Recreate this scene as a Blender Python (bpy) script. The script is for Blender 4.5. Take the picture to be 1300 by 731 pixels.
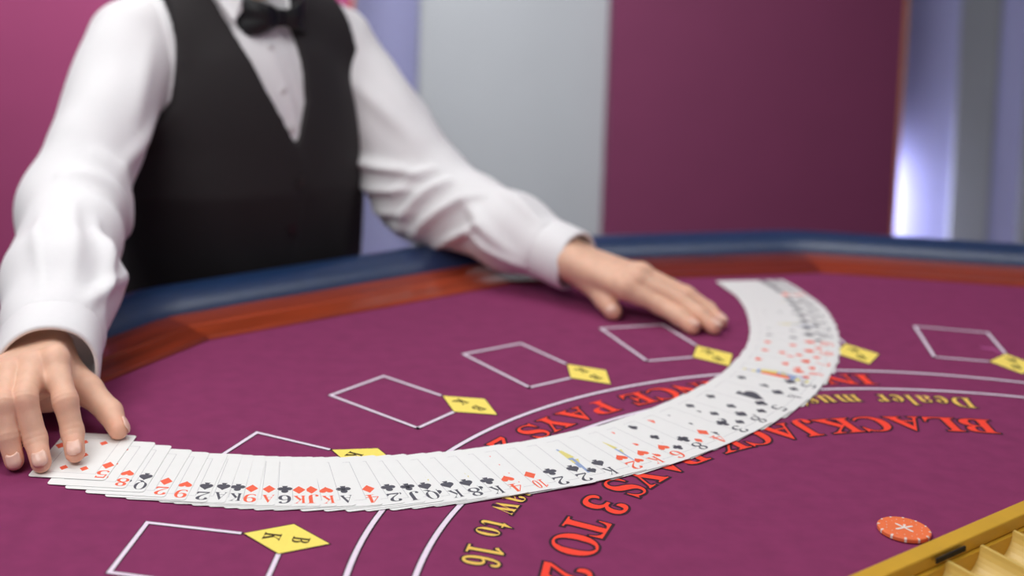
import bpy, bmesh, math, random
import numpy as np
from mathutils import Vector, Matrix

random.seed(7)
np.random.seed(7)
for _o in list(bpy.data.objects):
    bpy.data.objects.remove(_o)
SC = bpy.context.scene
COL = SC.collection
TZ = 0.95                      # height of the felt above the floor; coordinates below are measured from the felt

# ------------------------------------------------------------------ camera
cam = bpy.data.cameras.new('camera')
cam.sensor_fit = 'HORIZONTAL'
cam.sensor_width = 36.0
cam.lens = 1634.53 / 1300 * 36.0
cam.shift_x = 235.31 / 1300
cam.shift_y = -310.57 / 1300
cam.clip_start = 0.02
cam.dof.use_dof = True
cam.dof.focus_distance = 1.10
cam.dof.aperture_fstop = 2.7
camo = bpy.data.objects.new('camera', cam)
_f = Vector((0.0, math.cos(0.0953), -math.sin(0.0953)))
_r0 = Vector((1, 0, 0)); _u0 = _r0.cross(_f)
_c, _s = math.cos(0.0186), math.sin(0.0186)
_r = _c * _r0 + _s * _u0; _u = -_s * _r0 + _c * _u0
camo.matrix_world = Matrix(((_r.x, _u.x, -_f.x, 0), (_r.y, _u.y, -_f.y, 0),
                            (_r.z, _u.z, -_f.z, 0.48 + TZ), (0, 0, 0, 1)))
COL.objects.link(camo)
SC.camera = camo

# ------------------------------------------------------------------ world, lamps, exposure
world = bpy.data.worlds.new('world'); SC.world = world
world.use_nodes = True
_bg = world.node_tree.nodes['Background']
_bg.inputs[0].default_value = (0.93, 0.94, 1.0, 1)
_bg.inputs[1].default_value = 0.29

def area(name, loc, target, sx, sy, power, col=(0.98, 1.0, 0.98), spread=180):
    l = bpy.data.lights.new(name, 'AREA'); l.shape = 'RECTANGLE'; l.size = sx; l.size_y = sy
    l.energy = power; l.color = col; l.spread = math.radians(spread)
    o = bpy.data.objects.new(name, l); o.location = loc
    o.rotation_euler = (Vector(target) - Vector(loc)).to_track_quat('-Z', 'Y').to_euler()
    COL.objects.link(o); return o

area('ceiling_or_added_lamp', (-0.9, 0.2, 2.85), (-0.1, 1.5, 1.0), 1.6, 1.2, 40)
area('ceiling_or_added_lamp', (0.25, 1.25, 2.9), (0.25, 1.3, 0.9), 2.6, 0.45, 21)
area('ceiling_or_added_lamp', (-0.5, 2.2, 2.9), (-0.3, 1.9, 0.9), 1.2, 0.4, 12)
area('ceiling_or_added_lamp', (-0.45, 2.35, 2.9), (-0.15, 3.3, 1.05), 2.4, 0.4, 33, spread=70)  # added wash light, no known fixture; brightens the lavender wall and panels

SC.view_settings.view_transform = 'Standard'
SC.view_settings.look = 'None'
SC.view_settings.exposure = 0.0
SC.view_settings.gamma = 1.0
SC.view_settings.use_curve_mapping = False

# ------------------------------------------------------------------ letter outlines (units: 1/1000 em) and card positions
GLYPHS = {
    '0': '188,-7 150,-3 118,7 91,24 69,48 51,76 39,111 30,150 25,193 23,241 25,289 30,332 39,371 51,405 69,433 91,456 118,473 150,483 189,486 225,483 257,473 283,456 305,433 322,405 336,370 345,331 351,288 353,240 351,193 345,150 336,110 322,76 305,47 283,24 256,7 225,-3/188,37 210,43 227,61 237,91 243,131 247,181 248,240 247,300 243,349 237,390 227,419 211,437 189,443 166,437 150,419 139,390 132,349 128,300 127,240 128,181 132,131 139,91 150,61 166,43',
    '1': '65,0 65,36 120,36 131,37 139,40 146,45 150,53 153,64 154,79 154,416 137,396 122,380 108,365 94,355 81,348 67,346 57,347 48,352 40,359 33,369 29,381 28,396 42,400 57,405 74,412 91,420 111,432 132,447 179,482 254,482 254,79 255,66 257,56 261,47 267,41 276,37 288,36 343,36 343,0',
    '2': '24,0 24,69 123,171 148,198 170,223 187,245 200,266 210,287 218,307 222,327 225,349 226,371 225,395 220,413 212,427 202,437 189,443 174,445 153,442 137,432 126,416 118,393 114,364 112,329 88,331 68,336 50,344 37,357 29,374 26,396 28,411 34,426 43,441 55,454 72,465 92,474 116,481 143,485 174,486 220,483 258,473 288,456 310,434 323,407 328,375 327,359 324,344 319,329 313,314 303,298 291,281 277,262 259,242 238,220 214,195 186,168 154,138 87,74 244,74 257,75 269,79 279,86 288,95 295,107 300,120 305,141 345,141 341,0',
    '3': '163,-7 132,-5 104,-2 81,5 62,13 46,23 34,35 26,47 20,60 19,74 21,90 26,103 36,113 48,120 61,125 76,126 78,100 86,79 99,62 116,50 135,43 158,40 173,41 187,44 199,49 211,56 221,66 230,79 236,95 240,115 241,139 238,163 229,184 214,202 194,216 168,224 137,227 95,227 95,269 140,269 166,272 188,281 204,296 216,316 223,340 225,367 223,390 219,409 211,424 200,436 186,443 169,445 154,444 142,439 133,430 125,419 120,406 116,391 113,375 112,358 111,341 86,343 64,348 47,356 34,367 27,382 24,401 28,423 41,444 62,461 91,475 128,483 173,486 217,483 255,474 286,458 309,436 323,409 328,377 324,348 315,323 298,301 277,283 253,267 225,256 243,252 261,246 279,238 297,228 312,216 326,201 336,184 342,163 345,138 343,112 338,90 329,70 318,52 304,37 288,25 271,15 251,7 230,1 209,-3 186,-6',
    '4': '121,0 121,36 140,36 154,37 167,39 179,44 188,52 193,65 195,84 195,125 9,125 9,166 199,480 293,480 293,169 363,169 363,125 293,125 293,84 295,65 300,52 309,44 320,39 333,37 348,36 357,36 357,0/56,169 195,169 195,287 195,307 195,328 196,351 197,373 198,395 199,416 197,410 193,403 189,394 184,385 179,376 174,366 168,356 163,347 158,338 153,330 149,324 146,319',
    '5': '165,-7 133,-5 106,-1 84,5 66,14 51,24 40,35 33,48 28,61 27,75 29,89 33,101 42,109 53,116 66,120 81,121 81,108 84,96 88,83 93,71 101,61 111,52 123,46 137,42 154,40 169,41 183,45 195,50 207,58 217,69 226,83 232,101 236,122 237,148 234,178 226,203 213,223 195,236 173,244 146,247 130,247 116,246 103,243 92,241 82,238 71,235 40,247 62,480 316,480 319,357 281,357 275,380 273,388 270,394 267,399 261,403 254,405 244,406 105,406 94,281 102,284 113,286 126,288 140,290 154,291 168,291 216,287 258,276 293,256 319,228 335,192 340,148 338,120 333,96 324,75 312,56 299,40 282,27 265,16 246,8 226,1 205,-3 185,-6',
    '6': '197,-7 165,-4 136,4 109,18 86,37 67,62 51,93 39,130 33,173 30,222 32,258 35,293 42,325 51,356 63,384 77,409 94,432 114,450 137,466 163,477 191,484 222,486 249,485 272,482 291,476 307,468 319,459 329,449 335,437 339,425 340,412 338,399 332,387 322,376 307,367 287,362 260,360 259,373 258,387 256,400 253,413 249,424 243,434 236,441 227,445 216,447 191,441 170,426 152,401 139,366 130,322 125,269 135,275 147,281 161,286 177,291 196,293 218,294 256,290 288,278 315,258 336,230 348,196 352,155 348,110 334,71 313,38 282,13 244,-2/199,38 215,41 228,49 239,64 248,85 253,113 255,148 253,181 247,208 238,228 226,242 211,250 193,253 180,252 168,249 154,243 142,236 132,228 125,221 128,162 135,116 147,81 162,57 179,42',
    '7': '111,0 289,406 113,406 93,403 80,391 74,372 70,338 30,338 33,480 353,480 353,447 168,0',
    '8': '183,-7 148,-5 118,1 91,11 69,24 51,39 38,57 28,78 22,99 20,122 23,150 32,173 47,193 67,211 91,227 119,242 94,259 74,276 57,296 45,316 38,339 36,364 37,385 42,404 50,423 62,441 79,456 99,469 125,478 156,484 191,486 235,483 271,471 299,453 318,429 330,401 334,369 332,344 324,322 310,305 292,289 270,274 244,260 280,240 309,220 330,199 344,177 352,153 355,127 350,88 335,55 310,29 276,9 234,-3/203,283 218,293 230,304 239,317 245,332 249,350 250,370 249,383 247,395 243,407 237,418 230,428 222,436 212,442 200,446 187,447 170,445 156,438 145,426 137,410 132,392 130,372 132,351 139,333 149,318 163,306 181,294/187,32 208,34 226,42 241,55 253,72 260,92 262,116 259,136 252,154 239,170 220,185 195,200 164,216 150,205 137,192 126,178 118,161 112,142 111,120 113,95 120,74 132,56 147,42 165,34',
    '9': '152,-7 127,-5 106,-2 88,4 73,12 62,22 53,33 47,45 44,57 42,69 43,79 46,87 50,94 57,100 65,104 75,107 83,88 92,71 103,56 118,45 135,38 156,36 205,57 237,122 251,230 240,218 227,207 212,198 195,191 176,186 155,185 119,189 87,201 60,220 40,248 28,282 24,324 26,355 32,383 42,409 56,431 74,450 95,466 120,477 147,484 177,486 209,484 238,476 264,463 287,444 307,420 323,390 335,353 343,310 345,261 344,225 340,190 334,157 326,126 315,97 301,72 284,49 264,30 241,14 215,3 185,-4/184,233 199,234 212,239 224,245 235,255 243,265 251,278 248,330 242,372 231,403 217,424 201,437 181,441 164,438 149,429 137,413 128,391 123,362 121,328 128,275 149,244',
    'A': '-9,0 -9,18 4,19 14,24 24,30 32,41 41,55 49,75 206,466 224,465 384,87 394,65 403,47 411,34 420,25 430,20 443,18 443,0 229,0 229,18 259,21 277,30 283,46 282,54 279,66 273,81 253,132 103,132 79,71 76,63 75,54 80,32 96,21 124,18 128,0/113,161 242,161 177,319',
    'B': '16,0 16,17 36,20 52,25 62,32 69,44 73,60 75,82 75,369 74,386 72,401 69,412 65,421 59,428 51,433 41,436 30,438 15,439 15,455 220,455 318,444 377,409 396,351 384,302 348,268 287,247 360,223 404,185 418,132 413,93 397,61 371,35 335,15 291,4 238,0/182,252 220,254 245,261 263,272 275,290 282,314 285,345 283,373 278,395 269,412 257,424 239,431 216,434 203,433 193,430 188,425 185,417 183,406 182,391/222,24 248,27 268,35 283,49 293,69 299,95 301,128 298,162 290,188 277,208 258,221 231,228 197,231 182,231 182,65 183,51 186,41 190,33 198,28 208,25',
    'C': '257,-11 213,-7 174,3 137,20 105,43 78,71 56,104 39,142 29,184 26,228 30,273 39,314 56,351 79,384 106,412 139,435 176,452 216,462 259,465 292,463 328,454 367,440 374,437 381,436 388,435 402,439 413,449 419,465 437,465 437,308 420,308 403,347 381,380 356,407 328,427 298,439 265,443 198,419 157,347 144,226 159,114 203,46 278,24 305,26 331,33 358,45 383,61 407,81 428,106 447,89 395,33 332,0',
    'D': '20,0 20,17 39,19 53,23 63,30 69,39 73,54 74,75 74,374 72,397 68,415 61,426 50,433 35,437 15,439 15,455 222,455 296,449 357,429 405,396 440,351 461,295 468,228 441,101 362,25 228,0/222,24 262,30 295,47 319,75 337,115 347,166 351,229 336,342 294,410 223,433 208,432 197,429 190,423 185,415 183,402 182,385 182,72 183,55 185,42 190,34 197,29 208,25',
    'E': '14,0 14,17 35,18 51,22 62,30 70,41 74,57 75,78 75,369 74,394 69,413 62,425 51,433 36,437 16,439 16,455 399,455 399,320 383,320 375,357 361,386 340,406 312,420 276,428 232,430 219,430 208,429 200,428 194,426 189,422 186,417 184,410 183,400 183,388 183,246 193,246 221,248 243,256 259,269 272,288 281,313 288,345 304,345 304,118 287,118 284,143 280,164 273,181 264,195 254,206 241,213 225,218 207,221 185,222 183,67 184,53 187,42 192,35 201,31 213,28 230,28 261,29 289,32 313,39 335,48 354,60 371,75 386,94 399,116 411,143 430,143 402,0',
    'I': '13,0 13,17 34,21 50,26 61,32 69,42 74,56 75,75 75,387 74,405 70,419 63,427 52,433 36,437 13,439 13,455 244,455 244,439 223,437 207,433 196,427 188,419 184,405 183,387 183,77 183,64 185,53 187,44 192,37 198,31 206,26 216,23 230,20 246,17 246,0',
    'J': '109,-65 88,-64 69,-60 51,-54 36,-45 22,-35 11,-22 3,-8 -2,7 -3,23 -2,38 3,50 11,61 21,68 32,73 44,75 58,73 69,69 79,62 87,52 91,41 93,28 92,18 89,8 85,-1 80,-10 77,-16 80,-31 89,-38 105,-40 120,-39 131,-33 139,-25 144,-13 147,3 148,21 148,367 147,384 145,398 142,409 138,418 131,425 122,430 111,434 97,437 79,439 79,455 314,455 314,439 299,437 287,434 277,431 269,426 263,419 260,411 257,399 256,385 255,367 255,89 239,3 190,-48',
    'K': '16,0 16,17 37,20 53,24 63,32 70,43 74,59 75,81 75,379 74,398 70,413 63,424 52,432 37,436 17,439 17,455 242,455 242,439 227,437 215,435 205,432 197,428 191,422 187,415 185,406 183,394 183,379 183,234 321,373 336,391 345,406 349,418 342,430 323,436 291,439 291,455 486,455 486,439 477,439 436,430 392,404 345,361 271,285 463,46 471,37 479,30 487,25 496,21 506,19 519,17 519,0 281,0 281,17 290,18 298,18 306,18 312,19 318,20 328,24 332,29 334,34 332,42 326,53 316,66 199,214 183,198 183,81 184,59 188,43 195,32 205,24 221,20 242,17 242,0',
    'L': '15,0 15,17 36,20 52,24 62,32 69,43 73,59 75,81 75,379 73,399 69,414 62,425 51,432 36,436 16,439 16,455 250,455 250,439 233,438 219,436 208,434 199,430 193,424 188,416 185,407 183,394 182,379 182,83 182,68 183,56 185,47 188,40 193,35 200,31 208,29 220,28 234,28 264,29 291,33 315,40 335,49 354,63 370,80 384,100 397,125 409,154 427,154 402,0',
    'N': '403,-11 107,350 107,79 108,57 112,42 119,31 129,24 145,20 167,17 167,0 18,0 18,17 33,18 45,20 54,23 61,27 67,33 71,41 74,51 75,64 76,79 76,388 56,412 43,427 36,433 31,435 25,437 18,439 18,455 156,455 391,169 391,377 390,392 389,404 386,414 382,421 376,427 369,431 359,435 346,437 331,439 331,455 480,455 480,439 459,436 443,432 433,425 427,414 423,398 422,377 422,-11',
    'O': '261,-11 228,-9 198,-3 169,7 142,21 117,38 94,58 75,81 58,106 45,134 35,163 29,195 28,228 29,260 35,292 45,321 58,349 75,374 95,397 117,417 143,434 170,448 200,458 232,464 265,466 298,464 328,458 357,448 384,435 409,418 431,399 451,376 467,351 481,323 490,293 496,261 498,228 496,195 490,163 481,134 467,106 450,81 430,58 408,38 383,21 355,7 325,-3 294,-9/265,12 328,36 367,108 379,228 376,293 365,346 348,389 324,419 294,437 260,443 196,419 158,347 145,228 149,163 159,109 177,67 201,37 230,18',
    'P': '15,0 15,17 36,20 52,24 62,32 69,43 73,59 75,81 75,379 73,398 69,413 62,424 51,431 36,436 16,439 16,455 214,455 265,454 306,448 336,440 357,429 375,415 390,398 400,378 407,356 409,332 404,296 390,266 367,240 334,221 292,209 242,206 182,206 182,81 183,59 187,43 194,32 205,24 221,20 242,17 242,0/182,230 201,230 231,232 255,240 272,253 283,271 290,297 292,329 290,361 285,387 275,406 261,420 241,428 216,431 204,430 195,428 189,424 185,418 183,409 182,398',
    'Q': '378,-116 296,-103 232,-64 187,-1 155,13 127,30 101,50 80,74 61,100 47,129 36,160 30,193 28,228 29,260 35,292 45,321 58,349 75,374 95,397 117,417 143,434 170,448 200,458 232,464 265,466 298,464 328,458 357,448 384,435 409,418 431,399 451,376 467,351 481,323 490,293 496,261 498,228 493,176 479,128 454,86 421,49 379,21 330,0 360,-45 398,-72 445,-81 459,-80 475,-77 492,-73 495,-92 455,-105 416,-113/265,12 329,36 367,108 380,228 377,293 366,346 348,389 324,419 294,437 260,443 196,419 158,347 145,228 149,163 160,109 178,67 202,37 231,18',
    'R': '15,0 15,17 36,20 52,24 62,32 69,43 73,59 75,81 75,379 73,398 69,413 62,424 51,431 36,436 16,439 16,455 217,455 278,452 329,442 367,426 395,403 412,372 417,334 406,285 372,248 315,224 432,50 439,40 446,32 452,26 459,21 468,18 478,17 480,0 338,0 201,212 182,212 182,81 183,59 187,43 194,32 205,24 221,20 242,17 242,0/182,234 203,234 235,236 261,245 280,258 293,278 301,304 304,336 295,389 268,421 224,431 209,430 197,427 190,422 185,414 183,402 182,385',
    'S': '43,-11 43,158 62,158 75,113 91,77 111,50 136,30 164,19 197,15 220,17 241,24 257,36 269,51 276,69 279,89 273,117 255,140 225,160 163,191 127,210 99,231 77,253 62,276 53,302 50,332 52,358 57,381 67,403 80,421 96,437 115,449 136,459 160,464 185,466 199,466 213,464 229,461 246,458 264,453 282,448 289,446 297,445 310,447 317,454 320,466 339,466 339,319 322,319 315,343 305,365 293,385 280,402 265,417 248,429 231,438 213,443 194,445 173,443 155,437 140,426 128,413 122,398 120,380 121,364 127,349 137,336 151,325 168,314 189,303 253,273 279,260 300,247 317,233 331,219 342,204 350,188 355,171 358,153 359,133 357,106 350,80 339,58 323,38 304,21 281,8 254,-2 225,-8 192,-10 181,-10 170,-9 158,-8 147,-6 136,-3 126,1 115,4 106,7 98,9 92,11 85,12 78,12 73,10 69,7 66,3 64,-3 61,-11',
    'T': '92,0 92,17 114,19 130,23 142,31 150,42 154,59 156,81 156,433 149,433 116,430 88,420 65,403 47,380 35,352 29,318 11,318 11,455 410,455 410,317 394,317 375,382 333,420 269,433 263,81 265,58 269,41 276,30 288,23 305,19 328,17 328,0',
    'U': '248,-13 192,-8 147,6 114,29 91,61 78,103 73,155 73,379 72,398 68,413 61,424 50,431 35,436 15,439 15,455 240,455 240,439 225,437 213,435 202,432 195,428 189,422 185,415 183,406 181,394 181,379 181,140 183,104 191,74 203,51 221,35 245,25 275,22 340,37 379,83 392,159 392,378 391,398 387,413 379,423 368,431 351,436 328,439 328,455 474,455 474,439 456,435 442,429 433,421 427,411 424,396 422,378 422,181 418,118 403,69 380,32 346,7 302,-8',
    'Y': '101,0 101,17 122,20 138,24 148,32 155,43 159,59 161,81 161,179 46,387 35,406 24,421 14,429 10,432 5,434 -4,436 -13,438 -13,455 207,455 207,438 195,438 184,437 175,435 167,432 161,428 157,423 156,416 157,409 159,401 164,392 248,226 333,366 342,382 347,396 349,408 343,424 326,435 298,438 295,455 439,455 439,438 428,435 418,431 409,424 400,416 392,405 383,392 268,203 268,81 269,59 273,43 280,32 291,24 307,20 328,17 328,0',
    'a': '255,-10 226,-5 208,10 200,35 168,11 133,-4 95,-9 74,-6 55,0 40,11 29,26 22,43 20,63 25,91 39,115 63,136 98,155 143,173 199,190 199,241 197,258 193,272 187,282 177,290 164,294 148,296 123,293 109,286 104,274 108,264 113,257 119,248 122,239 123,231 121,220 117,210 110,202 100,196 90,192 77,191 64,192 54,196 45,203 38,212 34,223 33,236 35,252 40,266 49,278 62,290 77,300 95,308 115,314 137,317 162,318 205,315 239,307 263,292 280,271 290,244 293,210 293,62 293,52 294,45 297,37 304,34 314,38 320,42 329,28 306,7 281,-6/151,34 158,34 165,37 174,41 183,47 191,54 199,63 199,169 154,151 127,123 118,84 122,56 133,39',
    'd': '140,-10 117,-8 97,-1 78,10 61,26 47,44 35,66 26,91 21,118 19,147 21,180 27,210 36,237 48,261 63,281 81,297 101,309 123,316 146,318 175,314 201,301 223,280 223,401 222,413 218,423 212,430 203,435 191,438 176,439 176,455 319,455 319,75 320,60 322,49 325,41 330,35 340,30 353,28 353,11 315,8 271,1 223,-10 223,39 201,12 173,-5/171,28 182,30 192,34 202,41 211,51 218,62 223,76 223,242 220,252 214,262 206,270 196,276 186,279 174,281 155,277 141,267 130,250 123,225 119,193 118,153 119,115 123,83 130,58 140,42 153,32',
    'e': '154,-10 129,-8 106,-1 85,10 66,26 50,45 37,69 27,95 21,125 19,157 21,187 28,215 38,240 51,263 68,282 87,298 109,309 132,316 157,318 193,314 224,301 249,280 268,251 279,216 283,173 283,166 117,166 127,97 154,56 199,42 225,47 248,62 270,86 285,73 248,27 205,-1/116,192 201,192 201,215 201,241 198,261 193,277 186,288 175,295 161,297 136,286 121,255 116,203',
    'l': '18,0 18,16 30,18 39,21 45,26 49,32 52,43 52,56 52,398 52,411 50,421 47,429 42,434 33,438 20,439 20,455 148,455 148,56 149,43 151,33 154,26 160,21 168,18 180,16 180,0',
    'm': '18,0 18,16 30,17 39,21 45,26 49,33 52,43 52,56 52,253 52,266 49,276 46,284 40,289 31,293 19,294 19,310 146,310 146,265 173,294 204,312 237,318 277,312 305,293 320,261 348,293 381,312 418,318 465,306 494,271 504,212 504,56 504,43 507,33 510,26 516,21 524,17 536,16 536,0 377,0 377,16 389,18 397,21 403,26 407,34 409,44 410,56 410,217 409,234 407,247 404,258 398,265 389,270 377,271 358,268 341,256 324,237 324,56 325,44 327,34 331,26 336,21 345,18 356,16 356,0 199,0 199,16 211,18 219,21 225,26 229,34 231,44 232,56 232,217 231,233 229,247 226,258 220,265 211,270 199,271 180,267 162,255 146,235 146,56 147,44 149,34 152,27 158,21 166,18 177,16 177,0',
    'n': '18,0 18,16 30,17 39,21 45,26 49,33 52,43 52,56 52,253 52,266 49,276 46,284 40,289 31,293 19,294 19,310 148,310 148,267 175,296 207,313 243,318 292,306 321,271 330,212 330,56 331,43 333,33 337,26 343,21 352,17 363,16 363,0 202,0 202,16 223,21 232,34 235,56 235,217 234,234 232,247 229,258 223,265 215,270 203,271 183,267 164,255 148,235 148,56 148,43 151,33 154,26 160,21 168,17 180,16 180,0',
    'o': '169,-10 140,-8 114,-1 90,11 69,27 52,47 38,70 27,96 21,124 19,154 21,184 27,213 38,239 52,262 69,281 90,297 114,309 140,316 168,318 196,316 222,309 245,298 266,282 283,263 298,240 308,214 315,185 317,154 315,123 308,94 298,69 284,46 266,26 245,11 222,-1 197,-8/169,11 186,14 199,24 209,39 212,50 215,64 217,81 219,102 219,126 220,154 218,206 214,245 208,271 198,286 185,296 169,299 151,296 138,286 128,271 122,245 118,206 117,154 117,127 118,103 120,82 122,64 125,50 128,39 138,24 152,14',
    'r': '18,0 18,16 30,18 39,21 45,26 49,32 52,43 52,56 52,252 52,267 50,278 46,285 41,289 32,292 20,293 21,310 146,310 146,252 158,272 172,288 187,301 203,311 218,316 233,318 250,317 264,312 275,304 283,293 288,281 289,266 288,254 284,243 278,234 270,228 260,224 248,222 237,223 229,226 222,231 217,237 212,243 207,250 202,255 196,259 189,260 179,258 171,252 162,241 155,228 151,211 149,192 149,56 150,42 153,32 159,25 167,21 180,18 197,16 197,0',
    's': '151,-10 132,-8 111,-3 87,6 82,8 73,9 64,7 56,1 51,-9 36,-9 36,105 53,105 61,79 72,57 87,39 103,26 121,17 140,15 156,16 168,20 179,27 186,35 191,46 192,58 188,76 176,92 156,105 107,130 85,142 68,155 54,169 45,185 39,202 37,220 40,247 49,270 65,291 86,306 111,316 141,319 149,319 157,318 166,316 176,314 187,311 199,308 206,306 213,305 220,306 226,311 230,319 244,319 244,222 228,222 220,244 209,262 196,277 182,288 166,294 149,296 136,295 125,292 116,286 110,278 106,269 105,259 106,249 109,240 115,232 123,225 134,218 146,212 191,189 212,178 229,165 241,151 250,136 255,117 257,95 254,65 244,39 228,18 206,2 181,-7',
    't': '124,-9 99,-7 80,-1 66,10 56,26 50,46 48,71 48,279 20,279 20,300 46,324 68,347 88,369 105,389 118,407 129,424 144,424 144,310 208,310 208,279 144,279 144,82 145,69 147,59 149,51 154,45 160,41 168,40 183,44 195,56 206,75 222,66 198,24 165,-1',
    'u': '131,-10 103,-7 81,2 65,17 54,38 48,65 46,97 46,248 45,262 43,274 39,282 33,289 24,293 11,294 11,310 142,310 142,74 143,63 146,54 151,46 158,40 166,37 177,36 196,39 213,49 228,66 228,248 228,263 225,275 221,283 214,289 204,293 189,294 189,310 324,310 324,70 325,56 327,46 331,39 338,34 347,31 360,30 360,13 321,10 277,3 228,-10 228,40 216,26 202,13 186,3 169,-4 150,-9',
    'w': '122,-10 17,265 14,272 10,279 6,284 1,289 -4,292 -11,293 -11,310 138,310 138,293 130,293 124,291 117,286 114,276 115,269 117,262 120,253 167,127 211,235 201,266 197,276 193,283 190,288 185,292 177,294 168,295 168,310 323,310 323,293 308,291 299,285 296,276 296,269 298,262 336,141 382,256 385,263 386,270 386,281 384,286 380,289 374,291 366,293 356,295 356,310 445,310 445,295 437,293 430,290 425,284 420,277 416,268 412,258 304,-10 289,-10 223,197 140,-10',
}
CARDS = [
    ('5D', -0.2091, 1.1067, -97.67),
    ('8H', -0.1895, 1.0920, -97.58),
    ('QS', -0.1735, 1.0850, -97.45),
    ('2D', -0.1546, 1.0768, -97.33),
    ('9H', -0.1378, 1.0714, -96.91),
    ('2S', -0.1205, 1.0680, -95.90),
    ('AS', -0.1063, 1.0674, -94.60),
    ('KC', -0.0947, 1.0651, -93.30),
    ('9D', -0.0831, 1.0635, -91.91),
    ('AD', -0.0693, 1.0619, -90.33),
    ('6C', -0.0564, 1.0610, -88.67),
    ('KD', -0.0450, 1.0599, -87.07),
    ('JD', -0.0352, 1.0596, -85.60),
    ('KH', -0.0233, 1.0590, -84.20),
    ('AC', -0.0088, 1.0596, -82.20),
    ('4D', 0.0114, 1.0603, -79.51),
    ('2C', 0.0280, 1.0619, -77.25),
    ('JC', 0.0441, 1.0628, -75.50),
    ('QS', 0.0586, 1.0647, -73.75),
    ('KS', 0.0778, 1.0675, -72.35),
    ('8S', 0.0942, 1.0712, -71.67),
    ('KC', 0.1132, 1.0759, -71.33),
    ('4H', 0.1302, 1.0809, -70.96),
    ('TD', 0.1515, 1.0891, -70.50),
    ('2C', 0.1705, 1.0958, -70.00),
    ('2S', 0.1917, 1.1031, -68.92),
    ('KS', 0.2162, 1.1147, -66.67),
    ('2H', 0.2389, 1.1258, -63.83),
    ('KH', 0.2606, 1.1358, -61.02),
    ('6H', 0.2828, 1.1474, -58.25),
    ('8C', 0.3078, 1.1650, -55.50),
    ('4D', 0.3309, 1.1812, -52.75),
    ('3C', 0.3571, 1.2026, -49.81),
    ('8S', 0.3832, 1.2256, -46.50),
    ('5C', 0.4134, 1.2536, -43.00),
    ('AS', 0.4418, 1.2833, -39.50),
    ('5S', 0.4668, 1.3130, -35.88),
    ('KD', 0.4881, 1.3439, -32.00),
    ('7H', 0.5084, 1.3750, -28.00),
    ('9D', 0.5272, 1.4078, -24.00),
    ('6D', 0.5413, 1.4381, -20.19),
    ('6S', 0.5519, 1.4642, -16.75),
    ('7S', 0.5604, 1.4886, -13.50),
    ('JS', 0.5681, 1.5124, -10.25),
    ('5S', 0.5745, 1.5356, -7.19),
    ('TC', 0.5806, 1.5598, -4.50),
    ('9C', 0.5845, 1.5817, -2.00),
    ('QS', 0.5879, 1.6024, 0.50),
    ('5H', 0.5900, 1.6222, 2.69),
    ('JC', 0.5900, 1.6392, 4.25),
    ('3S', 0.5897, 1.6549, 5.50),
    ('QC', 0.5882, 1.6689, 6.75),
    ('6C', 0.5859, 1.6815, 7.69),
]
# ------------------------------------------------------------------ helpers
def lin(c):
    return tuple((x / 255 / 12.92) if x / 255 <= 0.04045 else ((x / 255 + 0.055) / 1.055) ** 2.4 for x in c) + (1.0,)

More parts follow.
